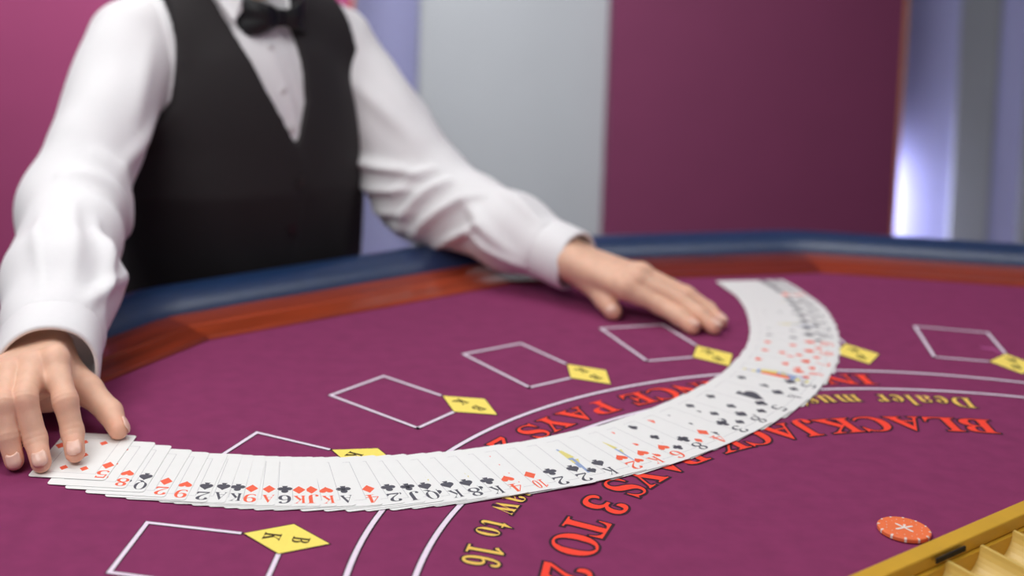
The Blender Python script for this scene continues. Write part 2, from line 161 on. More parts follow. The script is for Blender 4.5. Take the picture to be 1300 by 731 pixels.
MATS = {}
def mat(name, rgb, rough=0.6, var=0.06, scale=60.0, bump=0.0, bscale=None, spec=0.5, metal=0.0, sheen=0.0,
        coat=0.0, sss=0.0, emit=0.0, attr=False, stretch=None, rand=0.0):
    if name in MATS:
        return MATS[name]
    m = bpy.data.materials.new(name); m.use_nodes = True
    nt = m.node_tree; N = nt.nodes; L = nt.links
    b = N['Principled BSDF']
    tc = N.new('ShaderNodeTexCoord'); mp = N.new('ShaderNodeMapping')
    L.new(tc.outputs['Object'], mp.inputs['Vector'])
    if stretch:
        mp.inputs['Scale'].default_value = stretch
    no = N.new('ShaderNodeTexNoise'); no.inputs['Scale'].default_value = scale; no.inputs['Detail'].default_value = 6
    L.new(mp.outputs[0], no.inputs['Vector'])
    c = lin(rgb)
    ra = N.new('ShaderNodeValToRGB')
    ra.color_ramp.elements[0].position = 0.3; ra.color_ramp.elements[1].position = 0.7
    ra.color_ramp.elements[0].color = tuple(max(0, x * (1 - var)) for x in c[:3]) + (1,)
    ra.color_ramp.elements[1].color = tuple(min(1, x * (1 + var)) for x in c[:3]) + (1,)
    L.new(no.outputs['Fac'], ra.inputs[0])
    out = ra.outputs[0]
    if rand:
        oi = N.new('ShaderNodeObjectInfo'); mr = N.new('ShaderNodeMapRange')
        mr.inputs['To Min'].default_value = 1 - rand; mr.inputs['To Max'].default_value = 1 + rand
        L.new(oi.outputs['Random'], mr.inputs['Value'])
        hv = N.new('ShaderNodeHueSaturation'); L.new(mr.outputs[0], hv.inputs['Value']); L.new(out, hv.inputs['Color']); out = hv.outputs[0]
        va = N.new('ShaderNodeVectorMath'); va.operation = 'ADD'
        sc_ = N.new('ShaderNodeMath'); sc_.operation = 'MULTIPLY'; sc_.inputs[1].default_value = 37.0
        L.new(oi.outputs['Random'], sc_.inputs[0]); L.new(mp.outputs[0], va.inputs[0]); L.new(sc_.outputs[0], va.inputs[1]); L.new(va.outputs[0], no.inputs['Vector'])
    if attr:
        at = N.new('ShaderNodeVertexColor'); at.layer_name = 'tint'
        mx = N.new('ShaderNodeMix'); mx.data_type = 'RGBA'; mx.blend_type = 'MULTIPLY'; mx.inputs[0].default_value = 1.0
        L.new(out, mx.inputs[6]); L.new(at.outputs[0], mx.inputs[7]); out = mx.outputs[2]
    L.new(out, b.inputs['Base Color'])
    b.inputs['Roughness'].default_value = rough
    b.inputs['Specular IOR Level'].default_value = spec
    b.inputs['Metallic'].default_value = metal
    if sheen:
        b.inputs['Sheen Weight'].default_value = sheen; b.inputs['Sheen Roughness'].default_value = 0.4
        b.inputs['Sheen Tint'].default_value = tuple(min(1, x * 2.5 + 0.1) for x in c[:3]) + (1,)
    if coat:
        b.inputs['Coat Weight'].default_value = coat; b.inputs['Coat Roughness'].default_value = 0.12
    if sss:
        b.inputs['Subsurface Weight'].default_value = sss
        b.inputs['Subsurface Radius'].default_value = (1.0, 0.35, 0.2)
        b.inputs['Subsurface Scale'].default_value = 0.004
    if emit:
        L.new(out, b.inputs['Emission Color']); b.inputs['Emission Strength'].default_value = emit
    if bump:
        n2 = N.new('ShaderNodeTexNoise'); n2.inputs['Scale'].default_value = bscale or scale * 3; n2.inputs['Detail'].default_value = 4
        L.new(mp.outputs[0], n2.inputs['Vector'])
        bp = N.new('ShaderNodeBump'); bp.inputs['Strength'].default_value = bump; bp.inputs['Distance'].default_value = 0.002
        L.new(n2.outputs['Fac'], bp.inputs['Height']); L.new(bp.outputs[0], b.inputs['Normal'])
    MATS[name] = m
    return m

ORG = {}
def place(o, parent, origin):
    origin = np.array(origin, float)
    ORG[o.name] = origin
    if parent is None:
        o.location = (origin[0], origin[1], origin[2] + TZ)
    else:
        o.parent = parent
        o.location = tuple(origin - ORG[parent.name])
    COL.objects.link(o)
    return o

def mk(name, V, F, m, parent=None, origin=(0, 0, 0), smooth=False, fm=None):
    """one mesh object; V in felt coordinates"""
    me = bpy.data.meshes.new(name)
    V = np.asarray(V, float).reshape(-1, 3) - np.array(origin, float)
    me.from_pydata(V.tolist(), [], [list(map(int, f)) for f in F] if not isinstance(F, np.ndarray) else F.tolist())
    for x in (m if isinstance(m, (list, tuple)) else [m]):
        me.materials.append(x)
    if fm is not None:
        me.polygons.foreach_set('material_index', np.asarray(fm, np.int32))
    if smooth:
        me.polygons.foreach_set('use_smooth', np.ones(len(me.polygons), bool))
    me.update()
    o = bpy.data.objects.new(name, me)
    return place(o, parent, origin)

def empty(name, origin):
    o = bpy.data.objects.new(name, None); o.empty_display_size = 0.1
    return place(o, None, origin)

def tag(o, label=None, cat=None, group=None, kind=None):
    if label: o['label'] = label
    if cat: o['category'] = cat
    if group: o['group'] = group
    if kind: o['kind'] = kind
    return o

def bevel(o, w, seg=2, ang=0.6):
    md = o.modifiers.new('bevel', 'BEVEL'); md.width = w; md.segments = seg; md.limit_method = 'ANGLE'; md.angle_limit = ang
    return o

class MB:
    def __init__(self): self.V = []; self.F = []; self.M = []
    def add(self, V, F, m=0):
        k = len(self.V); self.V += [tuple(v) for v in V]; self.F += [tuple(i + k for i in f) for f in F]; self.M += [m] * len(F)
        return self
    def box(self, c, s, m=0, ax=None):
        c = np.array(c, float); A = np.eye(3) if ax is None else np.array(ax, float)
        V = [c + A[0] * (x * s[0] / 2) + A[1] * (y * s[1] / 2) + A[2] * (z * s[2] / 2)
             for x, y, z in ((-1,-1,-1),(1,-1,-1),(1,1,-1),(-1,1,-1),(-1,-1,1),(1,-1,1),(1,1,1),(-1,1,1))]
        return self.add(V, [(0,3,2,1),(4,5,6,7),(0,1,5,4),(1,2,6,5),(2,3,7,6),(3,0,4,7)], m)
    def cyl(self, a, b, r, n=24, m=0, r2=None):
        a = np.array(a, float); b = np.array(b, float); d = (b - a) / np.linalg.norm(b - a)
        t = np.array([1, 0, 0]) if abs(d[0]) < 0.9 else np.array([0, 1, 0])
        u = np.cross(d, t); u /= np.linalg.norm(u); w = np.cross(d, u); r2 = r if r2 is None else r2
        V = [a + r * (u * math.cos(6.28318 * i / n) + w * math.sin(6.28318 * i / n)) for i in range(n)]
        V += [b + r2 * (u * math.cos(6.28318 * i / n) + w * math.sin(6.28318 * i / n)) for i in range(n)]
        F = [(i, (i + 1) % n, n + (i + 1) % n, n + i) for i in range(n)] + [tuple(range(n))[::-1], tuple(range(n, 2 * n))]
        return self.add(V, F, m)
    def obj(self, name, m, parent=None, origin=(0, 0, 0), smooth=False):
        return mk(name, self.V, self.F, m, parent, origin, smooth, self.M if isinstance(m, (list, tuple)) else None)

def grid_faces(nu, nv, closed=False):
    F = []
    for i in range(nu - (0 if closed else 1)):
        for j in range(nv - 1):
            F.append((i * nv + j, ((i + 1) % nu) * nv + j, ((i + 1) % nu) * nv + j + 1, i * nv + j + 1))
    return F

def curve_fill(loops, extrude=0.0, offset=0.0):
    """fills 2-D loops (holes by nesting); returns verts, faces"""
    cu = bpy.data.curves.new('fill', 'CURVE'); cu.dimensions = '2D'; cu.fill_mode = 'BOTH'
    cu.extrude = extrude; cu.offset = offset
    for l in loops:
        sp = cu.splines.new('POLY'); sp.points.add(len(l) - 1)
        for q, pt in zip(l, sp.points): pt.co = (q[0], q[1], 0, 1)
        sp.use_cyclic_u = True
    o = bpy.data.objects.new('fill', cu); COL.objects.link(o)
    dg = bpy.context.evaluated_depsgraph_get(); dg.update()
    me = o.evaluated_get(dg).to_mesh()
    V = np.array([v.co[:] for v in me.vertices]).reshape(-1, 3); F = [tuple(p.vertices) for p in me.polygons]
    o.evaluated_get(dg).to_mesh_clear()
    bpy.data.objects.remove(o); bpy.data.curves.remove(cu)
    return V, F

GC = {}
def glyph(c, off=0.0):
    k = (c, off)
    if k not in GC:
        loops = [[tuple(int(t) / 1000 for t in q.split(',')) for q in l.split(' ')] for l in GLYPHS[c].split('/')]
        def inside(pt, l):
            r = False
            for i in range(len(l)):
                a, c2 = l[i], l[i - 1]
                if (a[1] > pt[1]) != (c2[1] > pt[1]) and pt[0] < (c2[0] - a[0]) * (pt[1] - a[1]) / (c2[1] - a[1]) + a[0]: r = not r
            return r
        for i, l in enumerate(loops):                      # outer loops one way round, holes the other
            ar = sum(l[k - 1][0] * l[k][1] - l[k][0] * l[k - 1][1] for k in range(len(l)))
            depth = sum(inside(l[0], o) for j, o in enumerate(loops) if j != i)
            if (ar > 0) != (depth % 2 == 0): l.reverse()
        xs = [q[0] for l in loops for q in l]
        V, F = curve_fill(loops, 0, off)
        GC[k] = (V - np.array([min(xs), 0, 0]), F, max(xs) - min(xs))
    return GC[k]

def layout(text, gap=0.045, space=0.2):
    """list of (char, x0, width), total"""
    x = 0; out = []
    for c in text:
        if c == ' ': x += space; continue
        w = glyph(c)[2]; out.append((c, x, w)); x += w + gap
    return out, x - gap

# ---- signed distance fields and surface nets
def smin(a, b, k):
    h = np.clip(0.5 + 0.5 * (b - a) / k, 0, 1)
    return b + (a - b) * h - k * h * (1 - h)
def smax(a, b, k): return -smin(-a, -b, k)
def rc(P, a, b, r1, r2):
    a = np.array(a, np.float32); ba = np.array(b, np.float32) - a
    pa = P - a
    t = np.clip((pa @ ba) / float(ba @ ba), 0, 1)
    return np.sqrt(((pa - t[..., None] * ba) ** 2).sum(-1)) - (r1 + (r2 - r1) * t)
def sph(P, c, r): return np.sqrt(((P - np.array(c, np.float32)) ** 2).sum(-1)) - r
def ell(P, c, r):
    q = (P - np.array(c, np.float32)) / np.array(r, np.float32)
    return (np.sqrt((q ** 2).sum(-1)) - 1) * min(r)
def grid(lo, hi, h):
    ax = [np.arange(l, u + h, h, dtype=np.float32) for l, u in zip(lo, hi)]
    return np.stack(np.meshgrid(*ax, indexing='ij'), -1), np.array(lo, float), h
def nets(f, lo, h):
    ins = f < 0
    s = tuple(n - 1 for n in f.shape)
    cnt = np.zeros(s, np.int8)
    for i in (0, 1):
        for j in (0, 1):
            for k in (0, 1):
                cnt += ins[i:i + s[0], j:j + s[1], k:k + s[2]]
    act = (cnt > 0) & (cnt < 8)
    idx = np.argwhere(act)
    vid = np.full(s, -1, np.int64); vid[act] = np.arange(len(idx))
    acc = np.zeros((len(idx), 3)); num = np.zeros(len(idx))
    cs = [(i, j, k) for i in (0, 1) for j in (0, 1) for k in (0, 1)]
    vals = {c: f[idx[:, 0] + c[0], idx[:, 1] + c[1], idx[:, 2] + c[2]] for c in cs}
    for c in cs:
        for ax in range(3):
            if c[ax] == 1: continue
            d = list(c); d[ax] = 1; d = tuple(d)
            a, b = vals[c], vals[d]
            m = (a < 0) != (b < 0)
            t = np.where(m, a / np.where(m, a - b, 1), 0)
            q = np.tile(np.array(c, float), (len(idx), 1)); q[:, ax] += t
            acc[m] += q[m]; num[m] += 1
    V = lo + h * (idx + acc / num[:, None])
    Fs = []
    for ax in range(3):
        sl0 = [slice(1, -1)] * 3; sl0[ax] = slice(0, -1)
        sl1 = list(sl0); sl1[ax] = slice(1, None)
        a, b = ins[tuple(sl0)], ins[tuple(sl1)]
        e = np.argwhere(a != b)
        flip = a[tuple(e.T)]
        e = e + np.array([0 if k == ax else 1 for k in range(3)])
        u, w = (ax + 1) % 3, (ax + 2) % 3
        def at(du, dw):
            q = e.copy(); q[:, u] -= du; q[:, w] -= dw
            return vid[tuple(q.T)]
        Q = np.stack([at(1, 1), at(0, 1), at(0, 0), at(1, 0)], 1)
        Q[~flip] = Q[~flip][:, ::-1]
        Fs.append(Q)
    F = np.concatenate(Fs)
    return V, F[(F >= 0).all(1)]
def poly_sd(x, y, poly):
    """signed distance to a 2-D polygon (negative inside)"""
    P = np.array(poly, np.float32); d = np.full(x.shape, 1e9, np.float32); inside = np.zeros(x.shape, bool)
    for i in range(len(P)):
        a, b = P[i], P[(i + 1) % len(P)]; e = b - a
        wx, wy = x - a[0], y - a[1]
        t = np.clip((wx * e[0] + wy * e[1]) / (e @ e), 0, 1)
        d = np.minimum(d, (wx - e[0] * t) ** 2 + (wy - e[1] * t) ** 2)
        c = ((a[1] <= y) != (b[1] <= y))
        inside ^= c & (x < a[0] + (y - a[1]) * (e[0] / (e[1] if abs(e[1]) > 1e-9 else 1e-9)))
    d = np.sqrt(d)
    return np.where(inside, -d, d)
# ------------------------------------------------------------------ the room
lavender = mat('lavender_paint', (168, 168, 214), 0.7, 0.03, 8)
greypaint = mat('grey_panel', (152, 154, 160), 0.6, 0.02, 6)
magenta = mat('magenta_panel', (141, 52, 97), 0.75, 0.03, 10, bump=0.05)
plum = mat('plum_panel', (100, 34, 70), 0.75, 0.03, 10, bump=0.05)
edgewood = mat('panel_edge_wood', (170, 112, 70), 0.5, 0.1, 40)
carpet = mat('carpet', (70, 62, 70), 0.95, 0.2, 220, bump=0.3)
offwhite = mat('ceiling_paint', (228, 228, 230), 0.9, 0.02, 10)
darkgrey = mat('dark_grey_panel', (138, 140, 147), 0.6, 0.03, 8)

def structure(o, kind='structure'):
    o['kind'] = kind; return o
structure(MB().box((0.3, 0.9, -TZ - 0.05), (7.6, 6.4, 0.1)).obj('floor', carpet, None, (0.3, 0.9, -TZ)))
structure(MB().box((0.3, 0.9, 2.0 + 0.05), (7.6, 6.4, 0.1)).obj('ceiling', offwhite, None, (0.3, 0.9, 2.0)))
structure(MB().box((0.3, 3.44, 0.525), (7.6, 0.1, 2.95)).obj('wall_back', lavender, None, (0.3, 3.44, -TZ)))
structure(MB().box((-3.45, 0.9, 0.525), (0.1, 6.4, 2.95)).obj('wall_left', offwhite, None, (-3.45, 0.9, -TZ)))
structure(MB().box((4.05, 0.9, 0.525), (0.1, 6.4, 2.95)).obj('wall_right', lavender, None, (4.05, 0.9, -TZ)))

def screen(name, x0, x1, y, m, label, edges=(), th=0.05):
    t = empty(name, ((x0 + x1) / 2, y, -TZ))
    tag(t, label, 'partition', 'partition panels behind the dealer')
    MB().box(((x0 + x1) / 2, y, 0.25), (x1 - x0, th, 2.4)).obj('panel_face', m, t, ((x0 + x1) / 2, y, -TZ))
    for s in edges:
        x = x0 if s < 0 else x1
        MB().box((x + s * 0.004, y, 0.25), (0.008, th + 0.006, 2.4)).obj('edge_strip', edgewood, t, (x, y, -TZ))
    return t
screen('partition_panel', -1.9, 0.055, 3.05, magenta, 'magenta partition panel behind the dealer, left of the lavender wall', (1,))
screen('partition_panel', 0.232, 0.735, 3.22, greypaint, 'pale grey partition panel between the lavender strip and the plum panel')
screen('partition_panel', 0.70, 1.412, 3.17, plum, 'dark plum partition panel behind the table, right of the pale grey panel', (1,))
screen('partition_panel', 1.67, 1.77, 3.381, darkgrey, 'narrow grey upright panel at the right edge of the background', (), 0.016)
screen('partition_panel', 1.855, 2.3, 3.381, darkgrey, 'grey upright panel cut off by the right edge of the frame', (), 0.016)
up = empty('uplight', (1.47, 3.345, -TZ))
tag(up, 'small floor uplight glowing behind the plum panel', 'lamp')
MB().cyl((1.47, 3.345, -TZ), (1.47, 3.345, -TZ + 0.02), 0.07).obj('base', mat('lamp_metal', (40, 40, 44), 0.4), up, (1.47, 3.345, -TZ))
MB().cyl((1.47, 3.345, -TZ + 0.02), (1.47, 3.345, -0.7), 0.012).obj('pole', mat('lamp_metal', (40, 40, 44)), up, (1.47, 3.345, -TZ))
MB().cyl((1.47, 3.345, -0.7), (1.47, 3.345, -0.12), 0.014).obj('tube', mat('lamp_tube', (225, 230, 255), 0.4, emit=48.0), up, (1.47, 3.345, -TZ))

# ------------------------------------------------------------------ the table
felt_m = mat('felt', (132, 50, 94), 0.92, 0.08, 50, bump=0.25, bscale=1400, spec=0.25, sheen=0.12)
wood_m = mat('mahogany', (150, 58, 30), 0.28, 0.28, 9, spec=0.5, coat=0.15, stretch=(1, 14, 14), rand=0.12)
wood_d = mat('mahogany_dark', (122, 44, 24), 0.28, 0.34, 9, spec=0.45, coat=0.2, stretch=(1, 14, 14), rand=0.12)
pad_m = mat('blue_vinyl', (24, 50, 88), 0.33, 0.10, 60, bump=0.15, bscale=500, spec=0.9)
base_m = mat('table_base', (48, 24, 18), 0.5, 0.15, 20)
white_p = mat('white_print', (236, 220, 236), 0.9, 0.03, 300)
black_p = mat('dark_print', (52, 20, 40), 0.9, 0.1, 300)
yellow_p = mat('yellow_print', (253, 228, 108), 0.85, 0.03, 300)
gold_p = mat('gold_print', (238, 196, 92), 0.85, 0.04, 300)
red_p = mat('red_print', (250, 66, 44), 0.85, 0.04, 300)

OP = np.array([0.694, 0.602])
AX = math.radians(123.5)
XL = np.array([math.cos(AX - math.pi / 2), math.sin(AX - math.pi / 2)]); YL = np.array([math.cos(AX), math.sin(AX)])
def ring(ap, extra=4):
    """corner points of the polygonal rail, from the dealer's side at one end round to the other"""
    R = ap / math.cos(math.radians(11.25))
    pts = [OP + R * np.array([math.cos(AX + math.radians(22.5 * k + 11.25)), math.sin(AX + math.radians(22.5 * k + 11.25))]) for k in range(-4, 4)]
    a = pts[0] - YL * (0.16 + (pts[0] - OP) @ YL); b = pts[-1] - YL * (0.16 + (pts[-1] - OP) @ YL)
    return [a] + pts + [b]

table = empty('blackjack_table', (OP[0], OP[1], -TZ))
tag(table, 'purple felt blackjack table with mahogany trim and blue padded rail', 'table')
TX0, TX1, TY0, TY1 = 0.6155, 1.2185, 0.31, 0.535           # chip tray cut-out, in table axes
def loc(x, y): return XL * x + YL * y
hole = [loc(TX0 + .006, TY0 + .006), loc(TX1 - .006, TY0 + .006), loc(TX1 - .006, TY1 - .006), loc(TX0 + .006, TY1 - .006)]
V, F = curve_fill([[tuple(q) for q in ring(1.147)], [tuple(q) for q in hole]], 0.009)
V[:, 2] -= 0.009
felt = mk('felt_top', V, F, felt_m, table, (OP[0], OP[1], 0))
# mahogany strip: one mitred board per side
prof_w = [(1.145, -0.02), (1.145, 0.0015), (1.150, 0.004), (1.178, 0.0062), (1.183, 0.0085), (1.224, 0.0085), (1.224, -0.02)]
rings = [ring(ap) for ap, z in prof_w]
for s in range(9):
    Vv = []; n = len(prof_w)
    g = 0.0004
    for e, t in ((s, g), (s + 1, -g)):
        for k, (ap, z) in enumerate(prof_w):
            q = rings[k][e]; d = rings[k][s + 1] - rings[k][s]; d = d / np.linalg.norm(d)
            Vv.append((*(q + d * t), z))
    Fw = [(k, (k + 1) % n, n + (k + 1) % n, n + k) for k in range(n)] + [tuple(range(n))[::-1], tuple(range(n, 2 * n))]
    mid = (rings[3][s] + rings[3][s + 1]) / 2; d = rings[3][s + 1] - rings[3][s]; ang = math.atan2(d[1], d[0])
    o = mk('wood_trim', Vv, Fw, wood_d if s % 2 else wood_m, table, (0, 0, 0))
    # board-aligned local axes so that the grain runs along the board
    me = o.data; M = Matrix.Rotation(-ang, 4, 'Z') @ Matrix.Translation((-mid[0], -mid[1], 0)); me.transform(M)
    o.location = (mid[0] - OP[0], mid[1] - OP[1], TZ); o.rotation_euler = (0, 0, ang); me.update()
# padded rail
prof_p = []
for k in range(25):
    a = math.pi * (-0.12 + 1.24 * k / 24)
    prof_p.append((1.2640 - 0.0450 * math.cos(a), -0.014 + 0.046 * math.sin(a)))
prof_p += [(1.302, -0.09), (1.225, -0.09)]
np_ = len(prof_p)
prings = [ring(ap) for ap, z in prof_p]
Vp = []; stations = []
for e in range(10):
    stations.append((e, 0.0))
# rounded corners: extra stations just beside each corner
st = []
for e in range(10):
    if e in (0, 9): st.append([(e, e, 0.0)])
    else: st.append([(e, e - 1, 0.028), (e, e, 0.0), (e, e + 1, 0.028)])
seq = []
for s_ in st: seq += s_
for (e, n_, dist) in seq:
    for k, (ap, z) in enumerate(prof_p):
        q = prings[k][e]
        if n_ != e:
            d = prings[k][n_] - q; q = q + d / np.linalg.norm(d) * dist
        elif 0 < e < 9:
            a = prings[k][e - 1] - q; b = prings[k][e + 1] - q
            q = q + (a / np.linalg.norm(a) + b / np.linalg.norm(b)) * 0.028 * 0.28
        Vp.append((*q, z))
Fp = [(i * np_ + k, i * np_ + (k + 1) % np_, (i + 1) * np_ + (k + 1) % np_, (i + 1) * np_ + k) for i in range(len(seq) - 1) for k in range(np_)]
Fp += [tuple(range(np_))[::-1], tuple((len(seq) - 1) * np_ + k for k in range(np_))]
mk('padded_rail', Vp, Fp, pad_m, table, (OP[0], OP[1], 0), smooth=True)
# body below
V, F = curve_fill([[tuple(q) for q in ring(1.225)], [tuple(q) for q in hole]], 0.035); V[:, 2] -= 0.056
mk('apron', V, F, base_m, table, (OP[0], OP[1], 0))
for sx in (-0.42, 0.42):
    c = OP + XL * sx + YL * 0.42
    b = MB(); b.box((c[0], c[1], -0.5), (0.16, 0.5, 0.82), 0, ((*XL, 0), (*YL, 0), (0, 0, 1)))
    b.box((c[0], c[1], -TZ + 0.03), (0.22, 0.8, 0.06), 0, ((*XL, 0), (*YL, 0), (0, 0, 1)))
    bevel(b.obj('pedestal', base_m, table, (c[0], c[1], -TZ)), 0.01)

# ---- print on the felt
def arcline(c, r, a0, a1, w, z, n=120):
    Vv = []
    for i in range(n + 1):
        a = math.radians(a0 + (a1 - a0) * i / n)
        for rr in (r - w / 2, r + w / 2): Vv.append((c[0] + rr * math.cos(a), c[1] + rr * math.sin(a), z))
    return Vv, [(2 * i, 2 * i + 1, 2 * i + 3, 2 * i + 2) for i in range(n)]
Z0, Z1 = 0.00025, 0.00045
for c, r in (((0.5788, 0.8028), 0.5665), ((0.596, 0.7747), 0.5398)):
    b = MB(); b.add(*arcline(c, r, 40, 205, 0.0068, Z0), 0); b.add(*arcline(c, r, 40, 205, 0.0042, Z1), 1)
    b.obj('arc_line', [black_p, white_p], felt, (c[0], c[1], 0))
BOXES = [(-0.0225, 0.9594, 2.9307), (0.0429, 1.1128, 2.6419), (0.1500, 1.2443, 2.3710), (0.2876, 1.3403, 2.0984),
         (0.4404, 1.4076, 1.8115), (0.6090, 1.4237, 1.5613), (0.7739, 1.3999, 1.3230)]
def strip(b, a, c, w, z, m):
    a = np.array(a); c = np.array(c); d = (c - a) / np.linalg.norm(c - a); n = np.array([-d[1], d[0]]) * w / 2; e = d * w / 2
    b.add([(*(a - e - n), z), (*(c + e - n), z), (*(c + e + n), z), (*(a - e + n), z)], [(0, 1, 2, 3)], m)
for x, y, a in BOXES:
    C = np.array([x, y]); e1 = np.array([math.cos(a), math.sin(a)]); e3 = np.array([-e1[1], e1[0]])
    w, h, s1, s3 = 0.1156, 0.0810, 0.0342, 0.0247
    P1 = C + w * e1; P2 = P1 + h * e3; P3 = C + h * e3; D = C + 0.0019 * e1 - 0.0011 * e3
    b = MB()
    for mi, ww, z in ((0, 0.0056, Z0), (1, 0.0036, Z1)):
        for p, q in ((D + e1 * (s1 + .004), P1), (P1, P2), (P2, P3), (P3, D + e3 * (s3 + .002))):
            strip(b, p, q, ww, z + (0.00002 if p is P1 else 0), mi)
    for mi, k, z in ((0, 1.05, Z1 + .0001), (2, 1.0, Z1 + .00018)):
        b.add([(*(D + e1 * s1 * k), z), (*(D + e3 * s3 * k), z), (*(D - e1 * s1 * k), z), (*(D - e3 * s3 * k), z)], [(0, 1, 2, 3)], mi)
    for ch, off in (('B', -0.0115), ('K', 0.0115)):
        V, F, wd = glyph(ch, 0.004)
        k = 0.0135 / 0.455; up_ = -e1; rd = e3; base = D + e1 * off - up_ * 0.00675
        Vv = [(*(base + rd * (v[0] - wd / 2) * k * 0.8 + up_ * v[1] * k), Z1 + .00028) for v in V]
        b.add(Vv, F, 3)
    b.obj('betting_box', [black_p, white_p, yellow_p, mat('black_letter', (58, 44, 14), 0.9)], felt, (x, y, 0))

TO = np.array([0.585, 0.79])
def arc_text(text, a0, a1, rb0, rb1, cap, m, gap, space, outl, label, thin=0.0):
    lay, tot = layout(text, gap, space)
    k = cap / 0.455
    words = []; cur = []
    prev = None; it = iter(lay)
    for wd in text.split(' '):
        words.append([next(it) for _ in wd])
    for wd, wl in zip(words, text.split(' ')):
        b = MB()
        for mi, off, z in ((0, outl, Z0), (1, thin, Z1)):
            for c, x, w in wd:
                V, F, _ = glyph(c, off)
                Vv = []
                for v in V:
                    t = (x + v[0]) / tot
                    a = math.radians(a0 + (a1 - a0) * t); r = rb0 + (rb1 - rb0) * t - v[1] * k
                    Vv.append((TO[0] + r * math.cos(a), TO[1] + r * math.sin(a), z))
                b.add(Vv, F, mi)
        o = b.obj('lettering', [black_p, m], felt, (TO[0], TO[1], 0))
        o['label'] = label % wl
arc_text('BLACKJACK PAYS 3 TO 2', 80.2, 164.2, 0.4495, 0.4365, 0.0345, red_p, 0.03, 0.22, 0.030, 'printed red word %s on the felt')
arc_text('INSURANCE PAYS 2 TO 1', 89.2, 154.0, 0.567, 0.560, 0.029, red_p, 0.03, 0.25, 0.030, 'printed red word %s between the two arcs')
arc_text('Dealer must stand on 17 and must draw to 16', 80.2, 163.8, 0.509, 0.4965, 0.0275, gold_p, 0.075, 0.30, 0.028, 'printed gold word %s on the felt', -0.004)
mk('pink_mark', [(0.7660, 1.4600, Z0), (0.7800, 1.4560, Z0), (0.7830, 1.4330, Z0), (0.7790, 1.4330, Z0), (0.7760, 1.4480, Z0), (0.7665, 1.4520, Z0)], [(0, 5, 4, 3, 2, 1)],
   mat('pink_print', (176, 80, 140), 0.9), felt, (0.77, 1.45, 0))  # small pink mark, drawn as flat print on the felt

# ------------------------------------------------------------------ chip tray
brass = mat('gold_plastic', (214, 166, 50), 0.36, 0.06, 30, spec=0.5)
brass_in = mat('gold_trough', (222, 188, 104), 0.3, 0.05, 30, spec=0.5)
slot_m = mat('slot_dark', (26, 18, 8), 0.8)
tray = empty('chip_tray', (*loc((TX0 + TX1) / 2, (TY0 + TY1) / 2), -0.06))
tag(tray, 'empty gold chip tray with curved troughs let into the felt', 'chip tray')
A3 = ((*XL, 0), (*YL, 0), (0, 0, 1))
LW = 0.0145; ZT = 0.012
def lb(b, x0, x1, y0, y1, z0, z1, m=0):
    c = loc((x0 + x1) / 2, (y0 + y1) / 2); b.box((*c, (z0 + z1) / 2), (x1 - x0, y1 - y0, z1 - z0), m, A3)
b = MB()
lb(b, TX0, TX1, TY1 - LW, TY1, 0.0005, ZT); lb(b, TX0, TX1, TY0, TY0 + LW, 0.0005, ZT)
lb(b, TX0, TX0 + LW, TY0 + LW, TY1 - LW, 0.0005, ZT); lb(b, TX1 - LW, TX1, TY0 + LW, TY1 - LW, 0.0005, ZT)
bevel(b.obj('lip', brass, tray, (*loc((TX0 + TX1) / 2, (TY0 + TY1) / 2), 0)), 0.0015)
b = MB()
lb(b, TX0 + .008, TX1 - .008, TY1 - LW - .003, TY1 - .008, -0.058, 0.0005); lb(b, TX0 + .008, TX1 - .008, TY0 + .008, TY0 + LW + .003, -0.058, 0.0005)
lb(b, TX0 + .008, TX0 + LW + .003, TY0 + LW, TY1 - LW, -0.058, 0.0005); lb(b, TX1 - LW - .003, TX1 - .008, TY0 + LW, TY1 - LW, -0.058, 0.0005)
lb(b, TX0 + .008, TX1 - .008, TY0 + .008, TY1 - .008, -0.062, -0.058)
b.obj('tray_body', brass, tray, (*loc((TX0 + TX1) / 2, (TY0 + TY1) / 2), 0))
pitch = 0.0467; nt_ = 12; x00 = 0.9638 - pitch * 7
yA, yB = TY0 + LW + .003, TY1 - LW - .003
for i in range(nt_):
    xc = x00 + pitch * (i + 0.5)
    pr = []
    for k in range(17):
        a = math.pi * k / 16
        pr.append((-math.cos(a) * (pitch / 2 - 0.0016), 0.0045 - math.sin(a) * 0.0200))
    pr = [(-pitch / 2, -0.0575), (-pitch / 2, 0.0045)] + pr + [(pitch / 2, 0.0045), (pitch / 2, -0.0575)]
    Vv = []
    for y in (yA, yB):
        for px, pz in pr:
            q = loc(xc + px, y); Vv.append((*q, pz - (yB - y) * 0.10))
    n = len(pr)
    o = mk('chip_trough', Vv, [(k, k + 1, n + k + 1, n + k) for k in range(n - 1)] + [tuple(range(n)), tuple(range(n, 2 * n))[::-1]], brass_in, tray, (*loc(xc, (yA + yB) / 2), -0.02))
b = MB(); lb(b, 0.902, 0.941, yB - .0005, yB + .0008, 0.0058, 0.0098)
b.obj('slot', slot_m, tray, (*loc(0.92, yB), 0.007))

